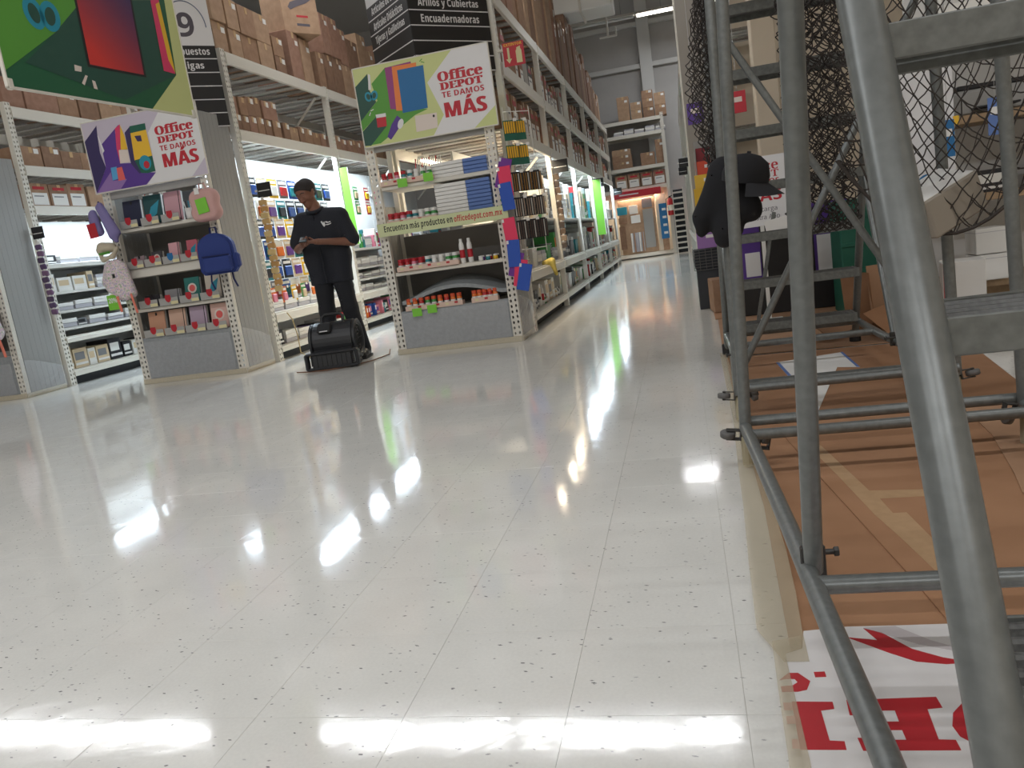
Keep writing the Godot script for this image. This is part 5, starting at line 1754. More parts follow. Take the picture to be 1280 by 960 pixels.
	for row in 6:
		for k in 9:
			var y := 1.98 - row * 0.225
			hang_pack(Vector3(-4.42 - 0.06 * (row % 2), y, -8.02 - k * 0.235), PI / 2, 0.215, 0.215, [5, 11, 2, 10, 1, 4, 11, 9, 5][(k + row * 4) % 9], "in the %s peg row behind the man" % ["top", "second", "third", "fourth", "fifth", "lowest"][row])
	for k in 5:
		hang_pack(Vector3(-4.40, 0.78, -8.02 - k * 0.24), PI / 2, 0.12, 0.18, 6 if k < 2 else k, "low behind the standing man", "tall card")
	for k in 8:
		hang_pack(Vector3(-4.40, 1.98 - 0.2 * (k / 4), -10.45 - (k % 4) * 0.4), PI / 2, 0.16, 0.19, [0, 3, 0, 8][k % 4], "on the rack past the lime strip", "hook card")
	fill("on the white beam shelf behind the man", -4.36, 0.52, -7.9, -10.1, 0.12, 0.3, ["paper"], 131)
	fill("on the floor shelf behind the blower", -4.36, 0.15, -7.9, -10.1, 0.18, 0.3, ["paper", "box"], 132)
	fill("on the upper shelf past the lime strip", -4.36, 1.12, -10.3, -14.8, 0.3, 0.3, ["binder", "binder", "box", "paper"], 133)
	fill("on the second shelf past the lime strip", -4.36, 0.86, -10.3, -12.5, 0.16, 0.3, ["paper"], 134)
	fill("on the third shelf past the lime strip", -4.36, 0.7, -10.3, -12.5, 0.1, 0.3, ["paper"], 135)
	fill("on the white beam shelf past the lime strip", -4.36, 0.52, -10.3, -12.5, 0.1, 0.3, ["paper"], 136)
	fill("on the floor shelf past the lime strip", -4.36, 0.15, -10.3, -12.5, 0.24, 0.3, ["binder", "binder", "box"], 137)
	flag_sign(Vector3(-4.17, 1.80, -7.82), 0.0, 0.16, 0.15, "black flag sign on the upright left of the standing man")
	clip_strip(Vector3(-4.20, 1.70, -7.80), 0.5, 15, 0.064, 0.085, 0.06, [rgb(206, 170, 110), rgb(196, 150, 90), rgb(214, 186, 130)], "strip of tan packs clipped down the upright left of the standing man")
	t = thing("lime_strip", "long lime green strip hanging on the rack upright behind the man", "strip sign", Vector3(-4.22, 1.17, -10.12), 0.2)
	obj("strip", boxm(Vector3(0.1, 1.0, 0.004), 0.001), M.lime, t, at(0, 0.5, 0))
	obj("edge", boxm(Vector3(0.012, 1.0, 0.006), 0.001), M.paper, t, at(0.056, 0.5, 0))
	# C
	carton_row(-1.54, 3.22, -7.8, -19.9, Vector2(0.22, 0.48), func(z): return clampf(1.38 - maxf(0.0, -z - 16.0) * 0.16, 0.5, 1.5), 0.5, 3, "tall carton with white sticker", "on the top aisle deck", 141, 1, 4, 0.58)
	carton_row(-1.54, 2.58, -7.84, -19.9, Vector2(0.12, 0.3), func(_z): return 0.46, 0.4, 2, "carton with large white label", "on the second aisle deck", 142, 1, 6, 0.6)
	carton_row(-1.54, 1.99, -7.84, -19.9, Vector2(0.22, 0.3), func(_z): return 0.42, 0.4, 2, "carton with large white label", "on the third aisle deck", 143)
	for b in 5:
		var z0 := -7.86 - 2.44 * b
		var z1 := z0 - 2.3
		var w: String = ["first", "second", "third", "fourth", "fifth"][b] + " aisle bay"
		fill("on the middle shelf of the " + w, -1.53, 1.12, z0, z1, 0.6, 0.35, [["bowl", "cup", "box", "box"], ["cup", "box", "cup", "bin"], ["box", "bin", "binder"], ["box", "bottle", "box"], ["box", "bin"]][b], 150 + b, [4, 4, 10, 11, 5, 3, 4, 10, 0, 9])
		fill("on the beam shelf of the " + w, -1.53, 0.6, z0, z1, 0.42, 0.35, [["bowl", "box", "bin", "paper"], ["box", "bin"], ["box", "binder"], ["box"], ["bin", "box"]][b], 160 + b, [4, 4, 10, 11, 5, 3, 4, 10, 0, 9])
		fill("on the floor shelf of the " + w, -1.53, 0.16, z0, z1, 0.3, 0.35, [["bottle", "box", "bottle"], ["box", "bin"], ["binder", "box"], ["box"], ["box"]][b], 170 + b, [4, 4, 10, 11, 5, 3, 4, 10, 0, 9])
	for q in [[-10.19, "first"], [-15.07, "third"], [-19.95, "last"]]:
		flag_sign(Vector3(-1.37, 1.74, q[0] + 0.05), 0.0, 0.2, 0.16, "black flag sign on the %s flagged upright of the aisle rack" % q[1])
	t = thing("lime_strip", "long lime green strip hanging on the aisle rack upright", "strip sign", Vector3(-1.40, 0.8, -15.0), 0.0)
	obj("strip", boxm(Vector3(0.14, 1.0, 0.004), 0.001), M.lime, t, at(0, 0.5, 0))
	obj("edge", boxm(Vector3(0.012, 1.0, 0.006), 0.001), M.paper, t, at(0.076, 0.5, 0))
	clip_strip(Vector3(-1.46, 1.75, -10.235), 0.3, 12, 0.085, 0.09, 0.08, [rgb(120, 100, 84), rgb(150, 130, 110), rgb(96, 84, 76)], "strip of brown packs clipped down the aisle rack upright")
	t = thing("yellow_rag", "yellow cloth draped over the white beam of the aisle rack", "cloth", Vector3(-1.43, 0.62, -8.9))
	var s := st()
	nets(s, [cap(-0.08, 0.0, 0.03, 0.0, 0.01, 0.0, 0.03, 0.035, 0.03), cap(0.0, 0.01, 0, 0.03, -0.14, -0.02, 0.035, 0.02, 0.03), cap(0.0, 0.0, 0.05, 0.03, -0.1, 0.06, 0.025, 0.018, 0.03)], 0.01)
	obj("cloth", fin(s), col(rgb(206, 186, 96), 0.85), t)
	# fire extinguisher sign on a bracket, facing the shop front
	t = thing("extinguisher_sign", "red square fire extinguisher sign with arrow on the aisle rack", "sign", Vector3(-1.335, 2.61, -7.70))
	obj("plate", boxm(Vector3(0.2, 0.21, 0.004), 0.001), M.sign_red, t)
	obj("bracket", boxm(Vector3(0.07, 0.02, 0.05), 0.003), M.rack, t, at(-0.125, 0.05, -0.026))
	text(t, "lettering", "EXTINTOR", font("Droid Sans", true), M.ink_yellow, 0.0, 0.085, 0.17, 0.024, 0.0022)
	ink(t, "arrow", [-0.06, 0.06, -0.04, 0.06, -0.04, -0.04, -0.022, -0.04, -0.05, -0.08, -0.078, -0.04, -0.06, -0.04], M.price_yellow, 0.0026)
	ink(t, "bottle_mark", [0.02, -0.085, 0.075, -0.085, 0.075, 0.02, 0.066, 0.038, 0.066, 0.06, 0.03, 0.05, 0.03, 0.036, 0.02, 0.02], M.price_yellow, 0.0026)

func back_rack() -> void:
	var t := thing("storage_rack", "white storage rack across the far end of the main aisle", "rack", Vector3(-1.6, 0, -21.5), 0.0, "storage racks")
	for x in [-1.0, 1.43]:
		obj("upright", post_mesh(3.6, 0.085, 0.06), M.rack, t, at(x, 0, 0))
		obj("rear_upright", boxm(Vector3(0.07, 3.6, 0.05), 0.004), M.rack, t, at(x, 1.8, -0.8))
	for y in [3.53, 3.18, 2.35, 1.83, 0.12]:
		obj("beam", boxm(Vector3(2.36, 0.09, 0.04), 0.004), M.rack, t, at(0.215, y - 0.045, 0.0))
		obj("rear_beam", boxm(Vector3(2.36, 0.09, 0.04), 0.004), M.rack, t, at(0.215, y - 0.045, -0.8))
		obj("deck", boxm(Vector3(2.36, 0.02, 0.76), 0.003), M.slat, t, at(0.215, y - 0.01, -0.4))
	obj("back_panel", boxm(Vector3(2.4, 1.75, 0.02), 0.003), M.wall_cream, t, at(0.2, 0.95, -0.7))
	var r := RandomNumberGenerator.new()
	r.seed = 4
	var place := "on the far rack"
	for q in [[-1.1, 3.53, 0.3, 0.6], [-0.78, 3.53, 0.28, 0.22], [-0.78, 3.75, 0.28, 0.2], [-0.47, 3.53, 0.28, 0.24], [-0.47, 3.77, 0.28, 0.22], [-0.47, 3.99, 0.28, 0.2], [-0.17, 3.53, 0.28, 0.26], [-0.17, 3.79, 0.28, 0.3]]:
		var tn := r.randi() % 3
		carton(Vector3(q[0], q[1], -21.72), 0.0, q[2], q[3] - 0.003, 0.36, tn, 1, "%s carton with white sticker stacked on top of the far rack" % tone_word(tn), "cartons on top of the far rack")
	for k in 5:
		paper_stack(Vector3(-1.3 + k * 0.27, 3.18, -21.7), 0.0, 0.24, 0.1 + 0.04 * (k % 2), 0.3, "on the upper deck of the far rack")
	for q in [[-1.28, 2.35, 0.5, 0.17], [-1.28, 2.52, 0.5, 0.17], [-1.28, 2.69, 0.48, 0.15], [-0.62, 2.35, 0.36, 0.32], [-0.3, 2.35, 0.2, 0.6]]:
		var tn := r.randi() % 4
		carton(Vector3(q[0], q[1], -21.72), 0.0, q[2], q[3] - 0.003, 0.36, tn, 1, "%s carton with white sticker in the middle of the far rack" % tone_word(tn), "cartons in the middle of the far rack")
	for k in 4:
		carton(Vector3(-1.36 + k * 0.33, 1.83, -21.72), 0.0, 0.31, 0.36, 0.36, k, 2, "%s carton with large white label low on the far rack" % tone_word(k), "labelled cartons on the far rack")
	var hs := thing("red_header", "red header board over the wrapping display on the far rack", "sign", Vector3(-1.0, 1.68, -21.44))
	obj("board", boxm(Vector3(1.25, 0.17, 0.01), 0.002), M.sign_red, hs)
	obj("white_line", boxm(Vector3(0.5, 0.03, 0.002), 0.0), M.ink_white, hs, at(-0.2, 0.0, 0.006))
	# sheets, rolls and boards standing below
	var ds := thing("wrapping_display", "tan cardboard display of gift wrap and patterned sheets at the aisle end", "display", Vector3(-1.05, 0.13, -21.5))
	obj("back_board", boxm(Vector3(0.95, 1.42, 0.02), 0.003), M.card0, ds, at(0, 0.71, -0.05))
	for q in [[-0.38, 1.15, 0.26, 0.2, M.ink_teal], [-0.08, 1.15, 0.22, 0.22, M.paper], [-0.38, 0.9, 0.24, 0.16, M.card1], [-0.05, 0.9, 0.24, 0.2, M.paper], [-0.42, 0.45, 0.16, 0.6, M.card2], [-0.05, 0.3, 0.34, 0.5, M.pad_grey], [0.28, 0.62, 0.26, 1.0, M.beam_grey], [0.28, 1.28, 0.26, 0.24, M.print_grey]]:
		obj("sheet", boxm(Vector3(q[2], q[3], 0.012), 0.002), q[4], ds, at(q[0], q[1], -0.02))
	for k in 5:
		var s := st()
		tube(s, [Vector3(-0.2 + k * 0.07, 0.05, 0.02), Vector3(-0.2 + k * 0.07, 0.55, 0.0)], 0.02, 8)
		obj("paper_roll", fin(s), [M.paper, M.card1, M.pad_grey][k % 3], ds)
	var bb := thing("leaning_board", "cream board leaning beside the wrapping display at the aisle end", "board", Vector3(-0.42, 0.13, -21.55))
	obj("panel", boxm(Vector3(0.26, 1.45, 0.03), 0.004), M.wall_cream, bb, at(0, 0.73, 0))
	bb = thing("blue_poster", "blue and white poster on a stand at the aisle end", "poster", Vector3(-0.37, 0.13, -21.37))
	obj("panel", boxm(Vector3(0.2, 0.9, 0.02), 0.003), M.ink_blue, bb, at(0, 0.75, 0))
	for k in 4:
		obj("white_mark", boxm(Vector3(0.1, 0.06, 0.002), 0.0), M.paper, bb, at(0.02, 0.45 + k * 0.2, 0.011))
	obj("stand", boxm(Vector3(0.16, 0.3, 0.02), 0.003), M.card1, bb, at(0, 0.15, 0))
	var fe := thing("fire_extinguisher", "red fire extinguisher hung on the far rack upright", "extinguisher", Vector3(-0.17, 1.0, -21.38))
	var s := st()
	lathe(s, [Vector2(0, 0), Vector2(0.07, 0), Vector2(0.08, 0.02), Vector2(0.08, 0.36), Vector2(0.05, 0.42), Vector2(0.03, 0.44)], 14)
	obj("cylinder", fin(s), M.print_red, fe)
	s = st()
	lathe(s, [Vector2(0.081, 0.12), Vector2(0.081, 0.26)], 14)
	obj("label_band", fin(s), M.paper, fe)
	s = st()
	cyl(s, Vector3(0, 0.46, 0), 0.03, 0.05, 8)
	tube(s, [Vector3(0, 0.48, 0), Vector3(0.09, 0.5, 0)], 0.01, 6)
	tube(s, [Vector3(0.0, 0.47, 0.0), Vector3(-0.1, 0.42, 0.02), Vector3(-0.1, 0.2, 0.03)], 0.01, 6)
	obj("valve_and_hose", fin(s), M.rubber, fe)
	var mr := thing("magazine_rack", "tall dark slatted magazine rack beyond the far rack", "magazine rack", Vector3(0.04, 0, -21.2))
	for e in [-1.0, 1.0]:
		obj("side", boxm(Vector3(0.02, 1.65, 0.3), 0.003), M.rack, mr, at(e * 0.13, 0.83, 0))
	for k in 11:
		obj("slat", boxm(Vector3(0.24, 0.045, 0.012), 0.003), M.rack, mr, at(0, 0.14 + k * 0.14, 0.12))
	obj("back", boxm(Vector3(0.26, 1.6, 0.012), 0.002), M.kick, mr, at(0, 0.82, -0.1))

func displays() -> void:
	endcap("white end display of notebooks with grey sides under the purple sign", -5.53, -4.34, [[1.57, 0.035], [1.17, 0.09], [0.768, 0.035], [0.466, 0.03]], 0.47, 0.5, 1.9, 2.55)
	endcap("white end display of paints under the green sign", -2.72, -1.5, [[1.56, 0.035], [1.2, 0.03], [0.772, 0.035], [0.398, 0.03]], 0.405, 0.1, 1.1, 1.4)
	endcap("grey sided end display with a pink bag at the left edge", -8.2, -6.98, [[1.57, 0.035], [0.768, 0.035]], 0.47, 0.5, 1.9, 2.55)
	film("stretch film wrapped round the foot of the notebook display", -5.53, -4.34, 0.44, 61, 1.0)
	film("stretch film wrapped round the foot of the paint display", -2.72, -1.5, 0.40, 62, 1.0)
	film("stretch film wrapped round the foot of the pink bag display", -8.2, -6.98, 0.40, 63, 1.0)
	sign_green()
	sign_purple()
	sign_tablet()
	aisle_marker("black and white hanging marker listing binding supplies and scissors", Vector3(-2.10, 2.485, -7.09), 0.82, 0.45, "1", ["Artículos de Dibujo", "Artículos Didácticos", "Tijeras y Guillotinas"], ["", "Arillos y Cubiertas", "Encuadernadoras"])
	aisle_marker("black and white hanging marker numbered nine", Vector3(-4.60, 2.43, -7.22), 0.48, 0.45, "9", ["", ""], ["Repuestos", "Ligas"])
	stock_endcap_notebooks()
	stock_endcap_paints()
	# bags
	backpack("blue_backpack", "bright blue backpack hanging on the notebook display post", Vector3(-4.33, 1.44, -6.98), 0.33, 0.44, 0.15, M.bag_blue, M.bag_blue_dark)
	var t := thing("pink_purse", "round fuzzy pink bag with green tag above the blue backpack", "bag", Vector3(-4.36, 1.66, -7.0))
	var s := st()
	nets(s, [cap(-0.06, 0.06, 0, 0.06, 0.06, 0, 0.09, 0.09, 0.05), cap(-0.07, -0.07, 0, 0.07, -0.07, 0, 0.085, 0.085, 0.05)], 0.012, [Plane(Vector3(0, 0, 1), 0.06), Plane(Vector3(0, 0, -1), 0.06)])
	obj("bag_body", fin(s), M.bag_pink, t)
	obj("green_tag", boxm(Vector3(0.12, 0.14, 0.003), 0.001), M.lime, t, turned(0.0, -0.01, 0.066, 0, 0, 0.12))
	obj("white_tag", boxm(Vector3(0.05, 0.06, 0.003), 0.001), M.paper, t, at(-0.03, 0.13, 0.066))
	s = st()
	tube(s, [Vector3(-0.04, 0.12, 0), Vector3(-0.03, 0.2, 0), Vector3(0.02, 0.2, 0), Vector3(0.04, 0.12, 0)], 0.008, 6)
	obj("handle", fin(s), M.bag_pink, t)
	soft_bag("lavender_pouch", "lavender and navy pouch with red tag hanging on the notebook display", "pouch", Vector3(-5.50, 1.62, -7.0), [cap(-0.12, 0.13, 0, -0.12, -0.03, 0, 0.03, 0.045, 0.02), cap(-0.09, 0.14, 0.01, -0.07, -0.04, 0.01, 0.035, 0.05, 0.015), cap(0.0, 0.18, 0.03, 0.1, -0.1, 0.03, 0.03, 0.045, 0.015), cap(0.03, 0.2, 0.04, 0.13, -0.08, 0.02, 0.03, 0.04, 0.012), cap(0.1, -0.1, 0.03, 0.12, -0.16, 0.03, 0.04, 0.02, 0.02)], M.bag_lavender, [["red_tag", turned(-0.1, -0.03, 0.06, 0, 0, 0.08), Vector3(0.1, 0.14, 0.004), M.print_red], ["hang_loop", turned(-0.02, 0.2, 0.0, 0, 0, -0.2), Vector3(0.02, 0.09, 0.006), M.bag_blue_dark]])
	soft_bag("beige_hat", "beige bucket hat hanging under the lavender pouch", "hat", Vector3(-5.50, 1.36, -7.0), [cap(-0.08, 0.06, 0, 0.02, 0.05, 0, 0.055, 0.05, 0.03), cap(-0.12, 0.03, 0.02, -0.06, -0.06, 0.05, 0.02, 0.02, 0.03), cap(-0.06, -0.06, 0.05, 0.06, -0.04, 0.06, 0.02, 0.02, 0.03), cap(0.06, -0.04, 0.06, 0.1, 0.04, 0.02, 0.02, 0.018, 0.03)], M.bag_beige, [["green_band", turned(-0.03, 0.0, 0.055, 0, 0.4, 0.05), Vector3(0.13, 0.025, 0.006), M.ink_green]])
	soft_bag("floral_bag", "pale floral cloth bag with green discount tag hanging on the notebook display", "bag", Vector3(-5.47, 1.10, -7.0), [cap(-0.1, 0.13, 0.0, -0.13, -0.02, 0.0, 0.035, 0.06, 0.03), cap(-0.05, 0.15, 0.02, -0.09, -0.08, 0.03, 0.04, 0.05, 0.02), cap(0.0, 0.15, 0.03, 0.0, -0.17, 0.03, 0.04, 0.045, 0.015), cap(0.04, 0.15, 0.02, 0.07, -0.18, 0.04, 0.04, 0.045, 0.015), cap(0.07, 0.12, 0.0, 0.13, -0.16, 0.02, 0.04, 0.045, 0.015), cap(-0.12, -0.02, 0.0, -0.05, -0.12, 0.02, 0.05, 0.045, 0.03)], M.bag_floral, [["coral_strap", turned(0.0, -0.25, 0.08, 0, 0, 0.1), Vector3(0.03, 0.16, 0.01), M.strap_coral], ["coral_strap", turned(0.15, -0.26, 0.06, 0, 0, 0.15), Vector3(0.025, 0.2, 0.01), M.strap_coral], ["dark_button", turned(0.0, 0.03, 0.075, 0), Vector3(0.03, 0.04, 0.008), M.rubber], ["hang_hook", turned(-0.01, 0.15, -0.05, 0), Vector3(0.014, 0.014, 0.13), M.chrome]])
	t = thing("discount_tag", "lime green discount tag marked 20% under the floral bag", "tag", Vector3(-5.585, 0.875, -6.98))
	obj("card", boxm(Vector3(0.125, 0.15, 0.003), 0.001), M.lime, t)
	text(t, "lettering", "20%", font("Droid Sans", true), M.ink_white, 0, 0.02, 0.095, 0.05, 0.0016)
	soft_bag("pink_bag", "pink and white character-free cloth bag hanging at the grey display".replace("character-free ", ""), "bag", Vector3(-7.05, 0.86, -6.98), [cap(-0.1, 0.3, 0, -0.08, 0.05, 0, 0.05, 0.1, 0.04), cap(-0.05, 0.05, 0.02, -0.02, -0.12, 0.02, 0.09, 0.1, 0.05)], M.bag_floral, [["coral_strap", turned(0.04, -0.28, 0.02, 0, 0, 0.15), Vector3(0.035, 0.22, 0.01), M.strap_coral], ["pink_ear", turned(-0.08, 0.42, 0.0, 0, 0, -0.2), Vector3(0.07, 0.2, 0.04), M.bag_pink], ["red_tag", turned(-0.05, -0.22, 0.1, 0), Vector3(0.03, 0.1, 0.004), M.sign_red]])

func right_side() -> void:
	# plain end of the far side rack
	var t := thing("rack_end_panel", "plain tall grey beige end panel of the rack past the ladders", "panel", Vector3(0.40, 0, -11.0))
	obj("panel", boxm(Vector3(0.37, 4.6, 0.03), 0.006), M.column_grey, t, at(0, 2.3, 0))
	obj("edge_trim", boxm(Vector3(0.03, 4.6, 0.06), 0.006), M.rack, t, at(-0.19, 2.3, -0.02))
	t = thing("wire_basket", "dark wire basket under the coloured bins at the aisle side", "basket", Vector3(0.3, 0.38, -8.0))
	var s := st()
	for k in 8:
		tube(s, [Vector3(-0.2, k * 0.028, 0.12), Vector3(0.2, k * 0.028, 0.12)], 0.003, 4)
		tube(s, [Vector3(-0.2 + k * 0.057, 0, 0.12), Vector3(-0.2 + k * 0.057, 0.2, 0.12)], 0.003, 4)
		tube(s, [Vector3(-0.2, k * 0.028, 0.12), Vector3(-0.2, k * 0.028, -0.3)], 0.003, 4)
	obj("wires", fin(s), M.rubber_grey, t)
	obj("liner", boxm(Vector3(0.38, 0.18, 0.36), 0.006), M.kick, t, at(0.0, 0.1, -0.08))
	obj("stand", boxm(Vector3(0.36, 0.4, 0.36), 0.006), M.kick, t, at(0.0, -0.19, -0.08))
	var q := [["maroon", rgb(128, 30, 40)], ["orange red", rgb(206, 76, 50)], ["yellow", rgb(222, 180, 60)], ["mustard", rgb(214, 170, 40)], ["lilac", rgb(150, 110, 170)]]
	for k in 5:
		var y := 1.44 - k * 0.125 if k < 4 else 0.662
		t = thing("folder_bin", "%s paper folder in the stepped rack beside the black jacket" % q[k][0], "folder", Vector3(0.33 - 0.018 * k, y, -8.05 + 0.04 * k))
		obj("folder", boxm(Vector3(0.22, 0.16, 0.02), 0.003), col(q[k][1]), t)
		obj("label", boxm(Vector3(0.09, 0.03, 0.001), 0.0), M.paper, t, at(0.02, 0.03, 0.0105))
	t = thing("stepped_rack", "grey stepped folder rack standing on the wire basket", "rack", Vector3(0.34, 0.6, -8.2))
	obj("back", boxm(Vector3(0.26, 1.0, 0.02), 0.003), M.beam_grey, t, at(0.0, 0.5, -0.02))
	for e in [-1.0, 1.0]:
		obj("side", boxm(Vector3(0.012, 0.9, 0.22), 0.003), M.beam_grey, t, at(e * 0.13, 0.45, 0.1))
	for k in [["red", M.sign_red, Vector3(0.56, 1.75, -7.0)], ["purple", M.ink_purple, Vector3(0.22, 1.72, -7.0)]]:
		t = thing("gift_card", "%s gift card packet hanging behind the bunched net" % k[0], "card", k[2], -0.1)
		obj("card", boxm(Vector3(0.13, 0.17, 0.006), 0.002), k[1], t)
		obj("print", boxm(Vector3(0.07, 0.04, 0.001), 0.0), M.ink_paper, t, at(0, 0.02, 0.0036))
		s = st()
		tube(s, [Vector3(0, 0.09, 0), Vector3(0, 0.16, -0.02), Vector3(0, 5.5, -0.02)], 0.002, 4)
		obj("string", fin(s), M.chrome, t)
	# standing promotion card
	t = thing("promotion_card", "white promotion card with red slogan on a stand behind the ladder", "sign", Vector3(0.62, 1.008, -6.5), -0.08)
	obj("card", boxm(Vector3(0.4, 0.52, 0.006), 0.001), M.ink_white, t, at(0, 0.0, 0))
	var sf := font("Droid Serif", true)
	text(t, "lettering_office", "Office", sf, M.sign_red, 0.0, 0.19, 0.30, 0.075, 0.0032)
	text(t, "lettering_depot", "DEPOT", sf, M.sign_red, 0.0, 0.125, 0.30, 0.05, 0.0032)
	text(t, "lettering_te_damos", "TE DAMOS", font("Droid Sans", true), M.sign_red, 0.0, 0.07, 0.30, 0.038, 0.0032)
	text(t, "lettering_mas", "MÁS", font("Droid Sans", true), M.sign_red, 0.02, -0.02, 0.28, 0.11, 0.0032)
	text(t, "lettering_app", "Descarga", font("Droid Sans", false), M.ink_grey, 0.02, -0.14, 0.2, 0.045, 0.0032)
	text(t, "lettering_app", "nuestra App", font("Droid Sans", false), M.ink_grey, 0.01, -0.2, 0.25, 0.045, 0.0032)
	obj("stand", boxm(Vector3(0.03, 0.8, 0.02), 0.003), M.enamel, t, at(0.0, -0.6, -0.012))
	obj("stand_foot", boxm(Vector3(0.2, 0.01, 0.2), 0.003), M.enamel, t, at(0.0, -0.994, -0.012))
	# purple display stand with plain white patches
	t = thing("purple_stand", "purple display stand with white patches behind the ladder steps", "display", Vector3(0.91, 0.008, -7.02))
	obj("panel", boxm(Vector3(0.86, 0.62, 0.03), 0.004), M.ink_purple, t, at(0, 0.55, 0))
	obj("black_panel", boxm(Vector3(0.42, 0.5, 0.012), 0.003), M.sign_black, t, at(-0.06, 0.5, 0.022))
	for e in [[-0.34, 0.42, 0.12, 0.2], [0.27, 0.45, 0.19, 0.29]]:
		obj("white_patch", boxm(Vector3(e[2], e[3], 0.004), 0.001), M.ink_white, t, at(e[0], e[1], 0.018))
	obj("foot", boxm(Vector3(0.9, 0.24, 0.2), 0.006), M.sign_black, t, at(0, 0.12, -0.02))
	# a folding easel in front of it
	t = thing("folding_easel", "grey folding easel leaning before the purple stand", "easel", Vector3(0.72, 0.009, -6.28))
	for e in [-1.0, 1.0]:
		s = st()
		box(s, Vector3.ZERO, Vector3(0.028, 0.85, 0.02), 0.004, Basis(Vector3(0, 0, 1), -0.22))
		obj("leg", fin(s), M.pipe, t, at(e * 0.12, 0.42, 0.02 * e))
	obj("crossbar", boxm(Vector3(0.42, 0.025, 0.02), 0.004), M.pipe, t, at(0.06, 0.66, 0))
	obj("white_card", boxm(Vector3(0.2, 0.14, 0.004), 0.001), M.paper, t, turned(0.0, 0.72, 0.02, 0, 0, 0.15))
	# display shelving of printers and boxes on the right
	t = thing("display_shelving", "white and wood display shelving of boxes past the ladders", "shelving", Vector3(2.6, 0, -5.6))
	for x in [-0.95, 0.2, 1.3]:
		obj("upright", boxm(Vector3(0.045, 2.3, 0.05), 0.005), M.enamel, t, at(x, 1.15, 0.03))
	for y in [0.22, 0.76, 1.24, 1.9]:
		obj("shelf", boxm(Vector3(2.3, 0.035, 0.55), 0.005), M.wood, t, at(0.2, y, -0.25))
		obj("shelf_edge", boxm(Vector3(2.3, 0.05, 0.015), 0.003), M.wood if y < 1.5 else M.enamel, t, at(0.2, y, 0.03))
	obj("back_panel", boxm(Vector3(2.4, 2.3, 0.02), 0.003), M.panel_white, t, at(0.2, 1.15, -0.54))
	obj("foot_board", boxm(Vector3(2.3, 0.2, 0.3), 0.004), M.wood, t, at(0.2, 0.1, -0.25))
	for k in 2:
		t = thing("white_box", "plain white box %s in the pair on the low wood shelf" % ["beneath", "on top"][k], "box", Vector3(1.88, 0.242 + k * 0.165, -5.62))
		obj("body", boxm(Vector3(0.18, 0.16, 0.2), 0.004), M.paper, t, at(0, 0.08, 0))
		obj("lid_seam", boxm(Vector3(0.182, 0.003, 0.202), 0.0), M.pad_grey, t, at(0, 0.135, 0))
	product_box(Vector3(1.95, 0.78, -5.75), 0.0, 0.24, 0.14, 0.2, 5, "on the middle wood shelf")
	product_box(Vector3(2.35, 0.78, -5.75), 0.0, 0.3, 0.2, 0.2, 10, "on the middle wood shelf")
	t = thing("printer", "grey and black printer on the wood shelf behind the net", "printer", Vector3(1.95, 1.26, -5.8))
	obj("body", boxm(Vector3(0.4, 0.16, 0.32), 0.02), M.panel_grey, t, at(0, 0.08, 0))
	obj("scanner_lid", boxm(Vector3(0.38, 0.03, 0.3), 0.008), M.rubber, t, at(0, 0.175, 0))
	obj("paper_tray", boxm(Vector3(0.24, 0.012, 0.14), 0.003), M.rubber, t, at(0, 0.04, 0.2))
	# white round-logo board behind the net
	t = thing("logo_board", "white board with a blue round emblem hanging behind the net", "sign", Vector3(1.38, 1.22, -5.2), -0.15)
	obj("board", boxm(Vector3(0.42, 0.8, 0.012), 0.002), M.ink_white, t)
	ink(t, "emblem", disc(0.06, -0.33, 0.055, 0.055, 22), M.ink_blue, 0.0066)
	text(t, "emblem_lettering", "hp", font("Droid Sans", true), M.ink_white, 0.06, -0.33, 0.05, 0.055, 0.0068, 0.0)
	for e in [-0.18, 0.18]:
		s = st()
		tube(s, [Vector3(e, 0.4, 0), Vector3(e, 6.0, 0)], 0.003, 4)
		obj("hanging_wire", fin(s), M.chrome, t)
	for k in [["blue and white", M.ink_blue, Vector3(1.50, 1.12, -5.0)], ["blue and grey", M.ink_blue_soft, Vector3(1.74, 1.2, -5.0)]]:
		t = thing("hanging_tag_card", "%s card hanging by the display shelving" % k[0], "card", k[2])
		obj("card", boxm(Vector3(0.07, 0.2, 0.005), 0.001), k[1], t)
		obj("white_mark", boxm(Vector3(0.045, 0.04, 0.001), 0.0), M.paper, t, at(0, 0.03, 0.003))
		obj("yellow_tab", boxm(Vector3(0.03, 0.05, 0.004), 0.001), M.ink_yellow, t, at(0.045, 0.09, 0))
		s = st()
		tube(s, [Vector3(0, 0.1, 0), Vector3(0, 6.1, 0)], 0.0015, 4)
		obj("string", fin(s), M.chrome, t)
	# green and dark crates behind the open carton
	t = thing("green_crate", "dark green plastic crate behind the opened carton", "crate", Vector3(1.44, 0.009, -6.5))
	obj("body", boxm(Vector3(0.6, 0.85, 0.4), 0.01), M.ink_deepgreen, t, at(0, 0.42, 0))
	for k in 4:
		obj("rib", boxm(Vector3(0.6, 0.03, 0.012), 0.003), M.ink_deepgreen, t, at(0, 0.12 + k * 0.2, 0.204))
	t = thing("pale_box", "tall pale box with red edge standing past the opened carton", "box", Vector3(1.58, 0.009, -5.12), -0.2)
	obj("body", boxm(Vector3(0.22, 0.42, 0.2), 0.004), M.paper, t, at(0, 0.21, 0))
	obj("red_edge", boxm(Vector3(0.03, 0.4, 0.002), 0.0), M.print_red, t, at(-0.09, 0.21, 0.101))
	# opened carton with flaps
	t = thing("open_carton", "opened brown carton with bent flaps beside the far ladder", "carton", Vector3(1.24, 0.008, -5.3), 0.3)
	obj("wall_panel", boxm(Vector3(0.3, 0.42, 0.006), 0.001), M.floorcard2, t, turned(0.0, 0.23, 0.0, 0, -0.1))
